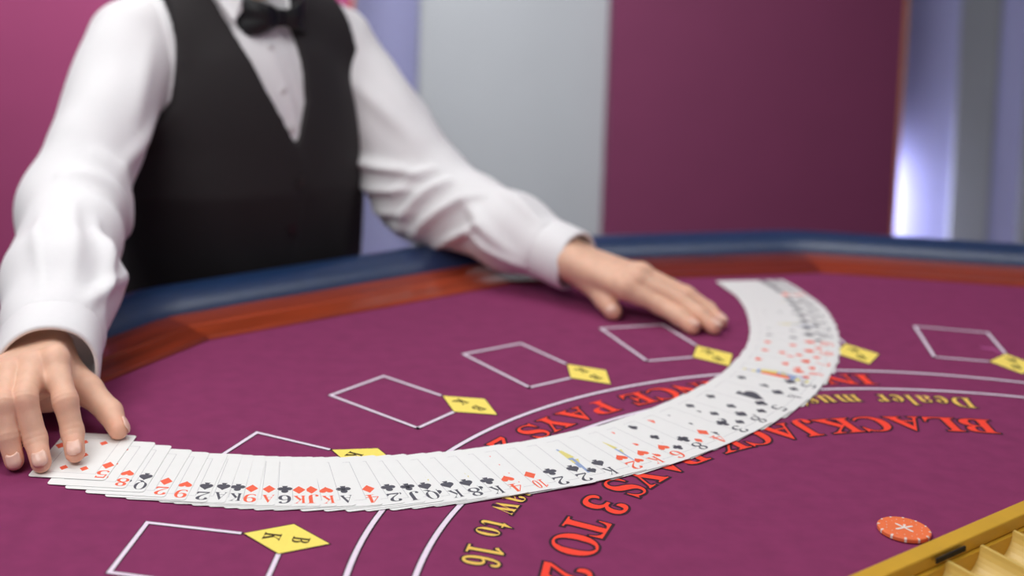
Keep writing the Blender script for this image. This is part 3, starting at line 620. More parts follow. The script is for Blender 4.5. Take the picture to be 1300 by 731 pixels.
# ------------------------------------------------------------------ the chip
chip_c = np.array([0.4700, 0.9910, 0.0006]); CR = 0.0200; CT = 0.0036
orange = mat('orange_clay', (246, 122, 70), 0.5, 0.04, 120)
chipwhite = mat('chip_white', (240, 226, 216), 0.5, 0.03, 120)
chip = empty('poker_chip', chip_c)
tag(chip, 'orange casino chip with white dots and cross emblem beside the gold tray', 'poker chip')
b = MB(); n = 64
pr = [(0, 0), (CR - .0006, 0), (CR, .0006), (CR, CT - .0006), (CR - .0006, CT), (0, CT)]
Vv = []
for i in range(n):
    a = 2 * math.pi * i / n
    for r, z in pr[1:-1]: Vv.append((chip_c[0] + r * math.cos(a), chip_c[1] + r * math.sin(a), chip_c[2] + z))
b.add(Vv, [(i * 4 + k, ((i + 1) % n) * 4 + k, ((i + 1) % n) * 4 + k + 1, i * 4 + k + 1) for i in range(n) for k in range(3)])
b.F += [tuple(i * 4 + 3 for i in range(n)), tuple(i * 4 for i in range(n))[::-1]]; b.M += [0, 0]
cb = b.obj('chip_body', orange, chip, chip_c)
zt = chip_c[2] + CT + 0.0001
b = MB()
for i in range(12):                                         # edge spots wrapping over the rim
    a0 = 2 * math.pi * (i + 0.3) / 12
    Vv = []
    for da in (-0.045, -0.015, 0.015, 0.045):
        for r, z in ((CR - .0021, CT + .0001), (CR - .0006, CT + .0001), (CR + .0001, CT - .0006), (CR + .0001, .0006)):
            Vv.append((chip_c[0] + r * math.cos(a0 + da), chip_c[1] + r * math.sin(a0 + da), chip_c[2] + z))
    b.add(Vv, [(j * 4 + k, (j + 1) * 4 + k, (j + 1) * 4 + k + 1, j * 4 + k + 1) for j in range(3) for k in range(3)])
b.obj('edge_spots', chipwhite, chip, chip_c)
b = MB()
for k in range(4):                                          # cross emblem: four spear-shaped rays
    a = math.radians(20 + 90 * k + (8 if k % 2 else 0)); d = np.array([math.cos(a), math.sin(a)]); nn = np.array([-d[1], d[0]])
    c0 = chip_c[:2]
    pts = [c0 + nn * .0009, c0 - nn * .0009, c0 + d * .0075 - nn * .0012, c0 + d * .0088, c0 + d * .0075 + nn * .0012]
    b.add([(*q, zt + k * .00003) for q in pts], [(0, 1, 2, 3, 4)])
a = math.radians(65); d = np.array([math.cos(a), math.sin(a)]); nn = np.array([-d[1], d[0]])
b.add([(*(chip_c[:2] + q), zt + .00015) for q in (nn * .0007, -nn * .0007, d * .006 - nn * .001, d * .006 + nn * .001)], [(0, 1, 2, 3)])
for i in range(16):
    a = 2 * math.pi * i / 16; r = 0.0128 if i % 2 else 0.0142; q = chip_c[:2] + r * np.array([math.cos(a), math.sin(a)])
    b.add([(q[0] + .0005 * math.cos(t * 1.047), q[1] + .0005 * math.sin(t * 1.047), zt) for t in range(6)], [tuple(range(6))])
b.obj('emblem', chipwhite, chip, chip_c)

# ------------------------------------------------------------------ the cards
CW, CH = 0.0686, 0.0970
card_m = mat('card_stock', (240, 240, 238), 0.45, 0.01, 100, spec=0.4)
ink_r = mat('card_red', (244, 102, 70), 0.6, 0.02, 200)
ink_k = mat('card_black', (80, 80, 90), 0.6, 0.02, 200)
ink_l = mat('card_line', (192, 190, 194), 0.6, 0.02, 200)
ink_b = mat('card_blue', (150, 168, 205), 0.6, 0.05, 200)
ink_y = mat('card_yellow', (226, 214, 130), 0.6, 0.05, 200)
INK = [ink_r, ink_k, ink_l, ink_b, ink_y]
rr = 0.0034; out = []
for cx_, cy_, a0 in ((CW/2-rr, CH/2-rr, 0), (-CW/2+rr, CH/2-rr, 90), (-CW/2+rr, -CH/2+rr, 180), (CW/2-rr, -CH/2+rr, 270)):
    for k in range(6):
        a = math.radians(a0 + 18 * k); out.append((cx_ + rr * math.cos(a), cy_ + rr * math.sin(a)))
TH = 0.00020; n = len(out)
stock = bpy.data.meshes.new('card_stock')
stock.from_pydata([(x, y, 0) for x, y in out] + [(x, y, TH) for x, y in out], [], [tuple(range(n))[::-1], tuple(range(n, 2 * n))] + [(i, (i + 1) % n, n + (i + 1) % n, n + i) for i in range(n)])
stock.materials.append(card_m)

def suit_poly(s):
    if s == 'D': return [[(0, .55), (-.42, 0), (0, -.55), (.42, 0)]]
    if s == 'H':
        P = []
        for k in range(24):
            t = 2 * math.pi * k / 24; P.append((16 * math.sin(t) ** 3 / 33, (13 * math.cos(t) - 5 * math.cos(2 * t) - 2 * math.cos(3 * t) - math.cos(4 * t)) / 31 + .05))
        return [P]
    if s == 'S':
        P = []
        for k in range(24):
            t = 2 * math.pi * k / 24; P.append((16 * math.sin(t) ** 3 / 33, -(13 * math.cos(t) - 5 * math.cos(2 * t) - 2 * math.cos(3 * t) - math.cos(4 * t)) / 31 + .05))
        return [P, [(-.05, -.1), (-.2, -.55), (.2, -.55), (.05, -.1)]]
    L = []
    for cx, cy in ((0, .28), (-.27, -.1), (.27, -.1)):
        L.append([(cx + .25 * math.cos(k * .449), cy + .25 * math.sin(k * .449)) for k in range(14)])
    L.append([(-.05, .1), (-.2, -.55), (.2, -.55), (.05, .1)])
    L.append([(-.2, -.12), (.2, -.12), (.05, .2), (-.05, .2)])
    return L
FILL = {s: [curve_fill([l]) for l in suit_poly(s)] for s in 'DHSC'}
PIPS = {1: [(0, 0)], 2: [(0, 1), (0, -1)], 3: [(0, 1), (0, 0), (0, -1)], 4: [(-1, 1), (1, 1), (-1, -1), (1, -1)]}
PIPS[5] = PIPS[4] + [(0, 0)]; PIPS[6] = PIPS[4] + [(-1, 0), (1, 0)]; PIPS[7] = PIPS[6] + [(0, .5)]; PIPS[8] = PIPS[7] + [(0, -.5)]
PIPS[9] = PIPS[4] + [(-1, .33), (1, .33), (-1, -.33), (1, -.33), (0, 0)]; PIPS[10] = PIPS[9][:-1] + [(0, .66), (0, -.66)]
PM = {}
def face_print(code):
    if code in PM: return PM[code]
    rk, s = code[0], code[1]; mi = 0 if s in 'DH' else 1; z = TH + 0.00006
    b = MB()
    def pip(x, y, sz, flip, m=mi, zz=z):
        for V, F in FILL[s]:
            k = -1 if flip else 1
            b.add([(x + v[0] * sz * k, y + v[1] * sz * k, zz) for v in V], F, m)
    for flip in (1, -1):
        txt = '10' if rk == 'T' else rk
        lay, tot = layout(txt, 0.03, 0.1)
        hgt = 0.0148; kk = hgt / 0.47; kx = min(kk * 1.1, 0.0110 / tot)
        for c, x, w in lay:
            V, F, _ = glyph(c, -0.006)
            ox, oy = -CW / 2 + 0.0062, CH / 2 - 0.0118
            b.add([(flip * (ox + (x + v[0] - tot / 2) * kx), flip * (oy - hgt / 2 + v[1] * kk), z) for v in V], F, mi)
        pip(flip * (-CW / 2 + 0.0064), flip * (CH / 2 - 0.0300), 0.0132 if s in 'D' else 0.0122, flip < 0)
    fx, fy = CW / 2 - 0.0118, CH / 2 - 0.0112; lw = 0.00022
    for x in (-fx, fx): b.add([(x - lw, -fy, z), (x + lw, -fy, z), (x + lw, fy, z), (x - lw, fy, z)], [(0, 1, 2, 3)], 2)
    for y in (-fy, fy): b.add([(-fx, y - lw, z), (fx, y - lw, z), (fx, y + lw, z), (-fx, y + lw, z)], [(0, 1, 2, 3)], 2)
    if rk in 'JQK':
        for flip in (1, -1):
            for i, (x0, x1, y0, y1, m) in enumerate(((-.6, .6, 0, .55, 3), (-.75, -.2, .1, .3, 4), (.2, .7, 0, .45, 4), (-.3, .3, .0, .4, 0),
                                                      (-.25, .25, .55, .68, 4), (-.15, .2, .68, .84, 2), (-.25, .25, .84, .92, 4), (-.6, -.45, .1, .85, 3))):
                zz = z + i * 0.00001
                P = [(x0 * fx, y0 * fy), (x1 * fx, y0 * fy), (x1 * fx * .8, y1 * fy), (x0 * fx * .8, y1 * fy)]
                b.add([(flip * p, flip * q, zz) for p, q in P], [(0, 1, 2, 3)], m)
            pip(flip * (-fx * .62), flip * fy * .78, 0.0095, flip < 0, mi, z + .0001)
    else:
        nn = {'A': 1, 'T': 10}.get(rk) or int(rk)
        for px, py in PIPS[nn]:
            pip(px * fx * .41, py * fy * .74, 0.026 if rk == 'A' else 0.0095, py < 0)
    me = bpy.data.meshes.new('face_print')
    me.from_pydata(b.V, [], b.F)
    for m in INK: me.materials.append(m)
    me.polygons.foreach_set('material_index', b.M); me.update()
    PM[code] = me
    return me
RN = {'A': 'ace', 'K': 'king', 'Q': 'queen', 'J': 'jack', 'T': 'ten', '2': 'two', '3': 'three', '4': 'four', '5': 'five', '6': 'six', '7': 'seven', '8': 'eight', '9': 'nine'}
SN = {'D': 'diamonds', 'H': 'hearts', 'S': 'spades', 'C': 'clubs'}
nC = len(CARDS)
ORD = ['last', 'second', 'third', 'fourth', 'fifth', 'sixth', 'seventh', 'eighth', 'ninth', 'tenth', 'eleventh', 'twelfth', 'thirteenth', 'fourteenth', 'fifteenth', 'sixteenth', 'seventeenth']
for i, (code, x, y, al) in enumerate(CARDS):
    o = bpy.data.objects.new('playing_card', stock)
    T = Matrix.Translation((x, y, TZ + 0.0016)) @ Matrix.Rotation(math.radians(al - 90 + random.uniform(-.5, .5)), 4, 'Z') @ Matrix.Rotation(math.radians(1.5), 4, 'Y')
    o.matrix_world = T
    COL.objects.link(o)
    nm = RN[code[0]] + ' of ' + SN[code[1]]
    if i == 0: lab = nm + ', topmost card of the fan under the fingertips'
    elif i >= 36: lab = 'blurred playing card, %s from the far end of the fan' % ORD[nC - 1 - i]
    else:
        p = CARDS[i - 1][0]
        lab = '%s in the fan, next to the %s of %s on its left' % (nm, RN[p[0]], SN[p[1]])
    tag(o, lab, 'playing card', 'playing cards fanned across the felt')
    f = bpy.data.objects.new('face_print', face_print(code)); f.parent = o; COL.objects.link(f)
# ------------------------------------------------------------------ the dealer
skin_m = mat('skin', (232, 186, 160), 0.5, 0.05, 90, bump=0.12, bscale=900, sss=0.25, attr=True, spec=0.4)
nail_m = mat('nail', (240, 192, 174), 0.3, 0.02, 100, spec=0.5, sss=0.15)
shirt_m = mat('white_cotton', (236, 234, 236), 0.85, 0.01, 200, bump=0.05, bscale=900, sheen=0.1)
vest_m = mat('black_wool', (34, 29, 31), 0.8, 0.12, 300, bump=0.1, bscale=900, sheen=0.25)
satin_m = mat('black_satin', (16, 14, 17), 0.42, 0.1, 60, spec=0.5)
trouser_m = mat('black_trousers', (24, 22, 25), 0.8, 0.1, 200)
shoe_m = mat('black_leather', (16, 15, 16), 0.3)
hair_m = mat('brown_hair', (60, 42, 32), 0.6, 0.3, 200, stretch=(1, 1, 0.2))
btn_m = mat('dark_button', (22, 20, 22), 0.3)
pearl_m = mat('shirt_button', (222, 220, 220), 0.3)

CT_ = np.array([-0.115, 1.78, 0.0]); LX = np.array([0.8, 0.6, 0.0]); FR = np.array([0.6, -0.8, 0.0])
def W(u, v, w): return CT_ + LX * u + FR * v + np.array([0, 0, w])
def uvw(P):
    q = P - CT_.astype(np.float32)
    return q @ LX.astype(np.float32), q @ FR.astype(np.float32), q[..., 2]
BASE = np.array([CT_[0], CT_[1], -TZ])

TW = [-0.50, -0.30, -0.15, 0.0, 0.10, 0.20, 0.27, 0.33, 0.38, 0.42]
TA = [0.172, 0.178, 0.176, 0.178, 0.182, 0.182, 0.172, 0.140, 0.085, 0.060]
TB = [0.112, 0.118, 0.116, 0.118, 0.122, 0.120, 0.110, 0.090, 0.066, 0.058]
_tw = np.linspace(-.5, .42, 93); _k = np.hanning(13); _k /= _k.sum()
TA = np.convolve(np.pad(np.interp(_tw, TW, TA), 6, 'edge'), _k, 'valid'); TB = np.convolve(np.pad(np.interp(_tw, TW, TB), 6, 'edge'), _k, 'valid'); TW = _tw
def torso(P):
    u, v, w = uvw(P)
    wc = np.clip(w, -0.5, 0.42)
    cu = -0.18 * np.maximum(0, wc - 0.18) + 0.032 * np.clip((0.12 - wc) / 0.22, 0, 1); cv = -0.10 * np.maximum(0, wc - 0.30) - 0.04 * np.clip((0.12 - wc) / 0.22, 0, 1)
    a = np.interp(wc, TW, TA); b = np.interp(wc, TW, TB)
    q = np.sqrt(((u - cu) / a) ** 2 + ((v - cv) / b) ** 2)
    d = (q - 1) * np.minimum(a, b)
    d = np.maximum(d, np.maximum(w - 0.42, -0.5 - w))
    nb = W(-0.035, -0.01, 0.375)
    d = smin(d, rc(P, nb, SH_R, 0.055, 0.056), 0.035)
    d = smin(d, rc(P, nb, SH_L, 0.055, 0.056), 0.035)
    return d.astype(np.float32)

SH_R = np.array([-0.2525, 1.680, 0.312]); EL_R = np.array([-0.2985, 1.50, 0.1336]); CU_R = np.array([-0.2605, 1.192, 0.046]); WR_R = np.array([-0.2760, 1.222, 0.0540])
SH_L = np.array([0.0140, 1.874, 0.300]); EL_L = np.array([0.1603, 1.79, 0.094]); CU_L = np.array([0.3235, 1.614, 0.0500]); WR_L = np.array([0.3201, 1.61, 0.0541])

# ---- hands: joints (tip, dip, pip, mcp) and radii
HAND_R = dict(
    index=[(-0.2138, 1.0879, 0.0125), (-0.2192, 1.1045, 0.0240), (-0.2272, 1.1131, 0.0488), (-0.2443, 1.1475, 0.0730)],
    middle=[(-0.2399, 1.0719, 0.0100), (-0.2480, 1.0867, 0.0241), (-0.2598, 1.0962, 0.0558), (-0.2644, 1.1438, 0.0685)],
    ring=[(-0.2640, 1.0757, 0.0095), (-0.2709, 1.0820, 0.0285), (-0.2764, 1.0908, 0.0540), (-0.2838, 1.1347, 0.0635)],
    pinky=[(-0.2905, 1.0850, 0.0085), (-0.2965, 1.0930, 0.0240), (-0.3005, 1.1040, 0.0440), (-0.3010, 1.1370, 0.0550)],
    thumb=[(-0.1848, 1.1429, 0.0115), (-0.1950, 1.1604, 0.0200), (-0.2197, 1.1786, 0.0345), (-0.2500, 1.2080, 0.0430)],
    wrist=WR_R, across=np.array([1.0, 0.12, 0.12]), elbow=EL_R)
HAND_L = dict(
    index=[(0.4388, 1.4850, 0.0090), (0.4269, 1.5007, 0.0163), (0.4087, 1.5192, 0.0245), (0.3686, 1.5346, 0.0425)],
    middle=[(0.4644, 1.4865, 0.0090), (0.4511, 1.5004, 0.0190), (0.4312, 1.5191, 0.0310), (0.3832, 1.5390, 0.0510)],
    ring=[(0.4785, 1.5084, 0.0090), (0.4681, 1.5232, 0.0190), (0.4448, 1.5355, 0.0330), (0.3937, 1.5552, 0.0530)],
    pinky=[(0.4760, 1.5340, 0.0085), (0.4660, 1.5440, 0.0170), (0.4480, 1.5540, 0.0270), (0.3960, 1.5730, 0.0480)],
    thumb=[(0.3557, 1.5351, 0.0110), (0.3496, 1.5537, 0.0200), (0.3372, 1.5800, 0.0350), (0.3250, 1.6050, 0.0430)],
    wrist=WR_L, across=np.array([-0.55, -0.80, 0.05]), elbow=EL_L)
RAD = dict(index=(.0090, .0100, .0112, .0135), middle=(.0092, .0102, .0115, .0135), ring=(.0088, .0096, .0108, .0128), pinky=(.0076, .0083, .0094, .0118), thumb=(.0098, .0116, .0128, .0170))

def hand_sdf(H, P):
    wr = np.array(H['wrist']); ac = H['across'] / np.linalg.norm(H['across'])
    palm = None
    for f, o in (('index', .014), ('middle', .005), ('ring', -.005), ('pinky', -.014)):
        m = np.array(H[f][3]); a = wr + ac * o
        d = rc(P, a, m - np.array([0, 0, .002]), .0185, .0130)
        palm = d if palm is None else smin(palm, d, .010)
    # flesh of the palm under the metacarpals, thenar and hypothenar
    mi = np.array(H['middle'][3]); ri = np.array(H['ring'][3]); pk = np.array(H['pinky'][3])
    palm = smin(palm, rc(P, wr + (mi - wr) * .25 - [0, 0, .012], mi - [0, 0, .016], .014, .011), .014)
    palm = smin(palm, rc(P, wr - ac * .014 - [0, 0, .008], pk - [0, 0, .014], .014, .010), .014)
    if H is HAND_R:                                                         # heel of the hand resting near the felt
        palm = smin(palm, rc(P, wr + ac * .016 - [0, 0, .026], np.array(H['index'][3]) * .7 + wr * .3 - [0, 0, .034], .016, .013), .014)
        palm = smin(palm, rc(P, wr - ac * .016 - [0, 0, .026], pk * .7 + wr * .3 - [0, 0, .028], .016, .013), .014)
        palm = smin(palm, rc(P, np.array(H['index'][3]) * .75 + wr * .25 - [0, 0, .034], pk * .75 + wr * .25 - [0, 0, .028], .013, .013), .014)
    t = [np.array(x) for x in H['thumb']]
    palm = smin(palm, rc(P, t[3], t[2], .0185, .0140), .016)
    tk = 1.0 if H is HAND_R else 1.12
    th = smin(rc(P, t[2], t[1], .0132 * tk, .0116 * tk), rc(P, t[1], t[0], .0116 * tk, .0096 * tk), .004)
    palm = smin(palm, th, .007)
    jj = [[np.array(x) for x in H[f]] for f in ('index', 'middle', 'ring', 'pinky')]
    for k in range(3):                                                      # webs between the fingers
        a, b = jj[k], jj[k + 1]
        palm = smin(palm, rc(P, a[3] * .62 + a[2] * .38 - [0, 0, .004], b[3] * .62 + b[2] * .38 - [0, 0, .004], .0075, .0075), .006)
        if H is HAND_R: palm = smin(palm, rc(P, a[3] * .9 + a[2] * .1 - [0, 0, .016], b[3] * .9 + b[2] * .1 - [0, 0, .016], .011, .011), .010)
    # first web
    im = np.array(H['index'][3])
    palm = smin(palm, rc(P, (t[2] * .55 + t[3] * .45), im * .6 + wr * .4, .006, .008), .010)
    # wrist and forearm
    fd = (np.array(H['elbow']) - wr); fd = fd / np.linalg.norm(fd)
    for o in (.011, -.011):
        palm = smin(palm, rc(P, wr + ac * o, wr + fd * .16 + ac * o, .0195, .026), .012)
    fing = None
    for f in ('index', 'middle', 'ring', 'pinky'):
        j = [np.array(x) for x in H[f]]; r = RAD[f]
        d = rc(P, j[3], j[2], r[3] * .93, r[2] * .97)
        d = smin(d, rc(P, j[2], j[1], r[2] * 1.0, r[1]), .005)
        d = smin(d, rc(P, j[1], j[0], r[1], r[0]), .004)
        d = smin(d, sph(P, j[3] + [0, 0, .0015], r[3] * .92), .006)      # knuckle
        for k, am in ((2, .00028), (1, .0002)):                             # creases over the joints
            ax_ = j[k - 1] - j[k + 1]; ax_ = ax_ / np.linalg.norm(ax_)
            s = (P - j[k].astype(np.float32)) @ ax_.astype(np.float32)
            d = d + am * np.exp(-(s / .0055) ** 2) * np.cos(s * 6.283 / .0048) * np.exp(-(np.sqrt(((P - j[k].astype(np.float32)) ** 2).sum(-1)) / .02) ** 2)
        fing = d if fing is None else smin(fing, d, .0014)
    return smin(palm, fing, .0075)

def hand_mesh(H, lo, hi, h=0.0011):
    P, l, h = grid(lo, hi, h)
    return nets(hand_sdf(H, P), l, h)

def body_sdf(P):
    d = rc(P, W(-.035, 0, .34), W(-.04, .03, .47), .058, .056)              # neck
    hc = W(-.042, .045, 0.565)
    d = smin(d, ell(P, hc, (.078, .078, .115)), .03)
    hp = W(-.042, .075, 0.520); d = smin(d, ell(P, hp, (.055, .055, .07)), .03)  # jaw
    d = smin(d, rc(P, W(-.042, .128, 0.580), W(-.042, .148, 0.543), .009, .014), .012)  # nose
    for s in (-1, 1):
        d = smax(d, -ell(P, W(-.042 + s * .032, .128, 0.577), (.016, .016, .011)), .012)   # eye sockets
        d = smin(d, ell(P, W(-.042 + s * .032, .108, 0.577), (.0125, .0125, .011)), .003)  # eyeballs
        d = smin(d, ell(P, W(-.042 + s * .078, .035, 0.555), (.010, .020, .030)), .008)   # ears
    d = smin(d, rc(P, W(-.062, .122, 0.502), W(-.022, .122, 0.502), .008, .008), .006)      # lips
    t = torso(P) + 0.012
    return smin(d, t, .02)

parts = []
V1, F1 = hand_mesh(HAND_R, (-0.335, 1.05, -0.004), (-0.165, 1.31, 0.115))
V2, F2 = hand_mesh(HAND_L, (0.24, 1.465, -0.004), (0.505, 1.70, 0.10))
P, l, h = grid((-0.42, 1.50, -0.30), (0.24, 2.10, 0.74), 0.007)
V3, F3 = nets(body_sdf(P), l, h)
arms = []
P, l, h = grid((-0.40, 1.26, 0.0), (-0.20, 1.74, 0.37), 0.006)
V4, F4 = nets(smin(rc(P, SH_R, EL_R, .046, .040), rc(P, EL_R, WR_R, .040, .028), .02), l, h)
P, l, h = grid((-0.04, 1.60, 0.0), (0.34, 1.96, 0.37), 0.006)
V5, F5 = nets(smin(rc(P, SH_L, EL_L, .046, .038), rc(P, EL_L, WR_L, .038, .027), .02), l, h)
legs = []
P, l, h = grid((-0.36, 1.56, -0.93), (0.13, 2.04, -0.26), 0.012)
def leg_sdf(P, g=0.0):
    d = None
    for s in (-1, 1):
        hip = W(s * .085, -.01, -.30); kn = W(s * .095, .03, -.52); an = W(s * .10, 0, -.86)
        e = smin(rc(P, hip, kn, .085 + g, .062 + g), rc(P, kn, an, .062 + g, .045 + g), .03)
        d = e if d is None else smin(d, e, .02)
    return d
V6, F6 = nets(leg_sdf(P, -.01), l, h)
Vs = [V1, V2, V3, V4, V5, V6]; Fs = [F1, F2, F3, F4, F5, F6]
off = 0; FF = []
for v, f in zip(Vs, Fs): FF.append(f + off); off += len(v)
VV = np.concatenate(Vs)
person = mk('person', VV, np.concatenate(FF), skin_m, None, BASE, smooth=True)
tag(person, 'dealer in white shirt, black waistcoat and bow tie leaning on the table', 'person')
# natural redness of fingertips and knuckles
tint = np.ones((len(VV), 4))
for H in (HAND_R, HAND_L):
    for f in ('index', 'middle', 'ring', 'pinky', 'thumb'):
        for k, amt, rad in ((0, .9, .012), (1, .35, .009), (2, .5, .011), (3, .30, .012)):
            if f == 'thumb' and k == 3: continue
            dd = np.sqrt(((VV - np.array(H[f][k])) ** 2).sum(1)); g = amt * np.exp(-(dd / rad) ** 2)
            tint[:, 1] *= 1 - .24 * g; tint[:, 2] *= 1 - .28 * g
dd = np.abs((VV - W(-.042, .122, .502)) @ np.array([LX, FR, [0, 0, 1]]).T) / np.array([.024, .03, .011])
g = np.exp(-(dd ** 2).sum(1) * 1.2); tint[:, 1] *= 1 - .3 * g; tint[:, 2] *= 1 - .3 * g
at = person.data.color_attributes.new('tint', 'FLOAT_COLOR', 'POINT')
at.data.foreach_set('color', tint.ravel())
sm = person.modifiers.new('smooth', 'SMOOTH'); sm.factor = 0.5; sm.iterations = 2
# nails
for H in (HAND_R, HAND_L):
    for f in ('index', 'middle', 'ring', 'pinky', 'thumb'):
        j = [np.array(x) for x in H[f]]; r = RAD[f][0]
        ax_ = j[0] - j[1]; ax_ /= np.linalg.norm(ax_)
        up_ = j[1] - (j[0] + j[2]) / 2 + np.array([0, 0, .004])
        up_ = np.array([0.10, -.90, .45]) if H is HAND_R else np.array([.1, -.1, 1.0])
        if f == 'thumb': up_ = np.array([0.75, .35, .5]) if H is HAND_R else np.array([-.55, -.2, .8])
        up_ = up_ - ax_ * (up_ @ ax_); up_ /= np.linalg.norm(up_); sd = np.cross(ax_, up_)
        Vn = []; nu, nv = 9, 9
        for a in range(nu):
            for b_ in range(nv):
                s = -1 + 2 * a / (nu - 1); t = -1 + 2 * b_ / (nv - 1)
                # round the corners of the plate
                lim = (1 - 0.35 * abs(t) ** 4)
                ang = s * lim * 0.74
                rad = r * (1.02 if t < .8 else 1.0) + .0006
                p_ = j[0] + ax_ * (.0014 + t * .0060 - 0.0016 * s * s) + (up_ * math.cos(ang) + sd * math.sin(ang)) * rad
                if t > 0.1: p_ = p_ - up_ * (.0034 * (t - .1) ** 2)
                Vn.append(p_)
        o = mk('fingernail', Vn, grid_faces(nu, nv), nail_m, person, j[0], smooth=True)
        sl = o.modifiers.new('thick', 'SOLIDIFY'); sl.thickness = .0008; sl.offset = 0

# ---- shirt
def fold(t, ph, t0, p0, t1, p1, w, amp, tw=0.0):
    """ridge along a line in (t, angle) space"""
    e = np.array([t1 - t0, (p1 - p0) * .35]); L2 = e @ e
    dp = (ph - p0 + np.pi) % (2 * np.pi) - np.pi
    x = t - t0; y = dp * .35
    s = np.clip((x * e[0] + y * e[1]) / L2, 0, 1)
    d2 = (x - s * e[0]) ** 2 + (y - s * e[1]) ** 2
    return amp * np.exp(-d2 / w ** 2) * np.sin(np.pi * (0.12 + 0.76 * s))

def sleeve(P, A, B, C, rA, rB, rM, rC, folds, cuff=0.055, seed=0, drape=None):
    ab = B - A; bc = C - B; la = np.linalg.norm(ab); lb_ = np.linalg.norm(bc)
    M = B + bc * .55
    d = rc(P, A, B, rA, rB)
    if drape is not None: d = smin(d, drape, .03)
    d = smin(d, rc(P, B, M, rB, rM), .03)
    d = smin(d, rc(P, M, C, rM, rC), .02)
    # arm coordinates
    tA = ((P - A.astype(np.float32)) @ ab.astype(np.float32)) / la ** 2
    tB = ((P - B.astype(np.float32)) @ bc.astype(np.float32)) / lb_ ** 2
    cam_ = np.array([0, 0, 0.48])
    def ang(o, ax_):
        f_ = cam_ - (o + ax_ / 2); ax_ = ax_ / np.linalg.norm(ax_)
        f_ = f_ - ax_ * (f_ @ ax_); f_ /= np.linalg.norm(f_); s_ = np.cross(ax_, f_)
        q = P - o.astype(np.float32)
        return np.arctan2(q @ s_.astype(np.float32), q @ f_.astype(np.float32))
    wB = np.clip((tB + .15) / .30, 0, 1); wB = wB * wB * (3 - 2 * wB)
    phA, phB = ang(A, ab), ang(B, bc)
    t = np.where(tB > 0, 1 + tB, np.minimum(tA, 1))
    disp = np.zeros_like(d)
    for f_ in folds: disp += fold(tA, phA, *f_) * (1 - wB) + fold(1 + tB, phB, *f_) * wB
    rng = np.random.RandomState(seed)
    for k in range(9):
        fr = rng.uniform(18, 46); dr = rng.normal(size=3); dr /= np.linalg.norm(dr); p0 = rng.uniform(0, 6.28)
        disp += 0.0007 * np.sin((P @ dr.astype(np.float32)) * fr * 2 + p0 + 1.5 * np.sin((P @ np.roll(dr, 1).astype(np.float32)) * fr))
    fade = np.clip((1.86 - t) / .08, 0, 1)
    d = d - disp * fade
    # cuff: stands proud of the sleeve and is open at the end
    bn = bc / lb_
    s = (P - C.astype(np.float32)) @ bn.astype(np.float32)           # 0 at the cuff rim, negative up the arm
    q = P - C.astype(np.float32); rad = np.sqrt(np.maximum((q ** 2).sum(-1) - s ** 2, 0))
    return np.maximum(d, s + cuff * .75)

FOLD_R = [(0.98, -0.2, 1.02, -1.9, .035, .013), (1.10, .3, 1.10, -1.4, .035, .009), (1.22, -0.2, 1.30, -1.7, .04, .009),
          (1.38, -.5, 1.78, -1.0, .045, .010), (1.52, -1.3, 1.86, -.5, .04, .009), (0.45, -1.2, 0.95, -.5, .06, .007), (1.35, .6, 1.8, .3, .05, .005),
          (.15, -.3, .6, -.6, .08, .005), (1.3, 0.0, 1.7, -.2, .05, .005)]
FOLD_L = [(0.95, -0.3, 0.55, 1.5, .032, .014), (1.08, -0.5, 0.72, 1.5, .030, .015), (1.20, -0.5, 0.88, 1.5, .030, .015), (1.42, -.6, 1.02, 1.3, .032, .013), (1.5, .2, 1.15, 1.5, .03, .012),
          (1.35, -.2, 1.75, .6, .05, .008), (1.45, .5, 1.85, .9, .04, .009), (0.25, .2, .7, -.3, .07, .006), (1.4, -1.0, 1.8, -.7, .06, .006)]
P, l, h = grid((-0.41, 1.165, -0.012), (-0.165, 1.77, 0.40), 0.0036)
Va, Fa = nets(np.maximum(sleeve(P, SH_R, EL_R, CU_R, .064, .059, .060, .047, FOLD_R, seed=3), 0.0008 - P[..., 2] * 1.0), l, h)
P, l, h = grid((-0.06, 1.575, -0.012), (0.37, 1.98, 0.40), 0.0036)
dl0 = rc(P, np.array([0.035, 1.862, 0.215]), np.array([0.125, 1.800, 0.085]), .045, .050)
dl = sleeve(P, SH_L, EL_L, CU_L, .055, .057, .050, .0360, FOLD_L, seed=5, drape=dl0)
Vb, Fb = nets(dl, l, h)
P, l, h = grid((-0.36, 1.58, -0.30), (0.13, 1.99, 0.45), 0.006)
dt = torso(P)
u, v, w = uvw(P)
cu = -0.18 * np.maximum(0, w - 0.18)
plk = np.maximum(np.abs(u - cu - .002) - .016, -v)               # button placket down the front
dt = dt - 0.0022 * np.clip(1 - np.maximum(plk, 0) / .004, 0, 1) * (v > 0)
dt = dt - 0.0012 * np.sin((u - cu) * 260 + w * 25) * (v > 0)
dt = np.maximum(dt, -(rc(P, W(-.035, 0, .34), W(-.04, .03, .50), .060, .060)))
Vc, Fc = nets(dt, l, h)
shirt = mk('shirt', np.concatenate([Va, Vb, Vc]), np.concatenate([Fa, Fb + len(Va), Fc + len(Va) + len(Vb)]), shirt_m, person, BASE, smooth=True)
sm = shirt.modifiers.new('smooth', 'SMOOTH'); sm.factor = 0.5; sm.iterations = 3
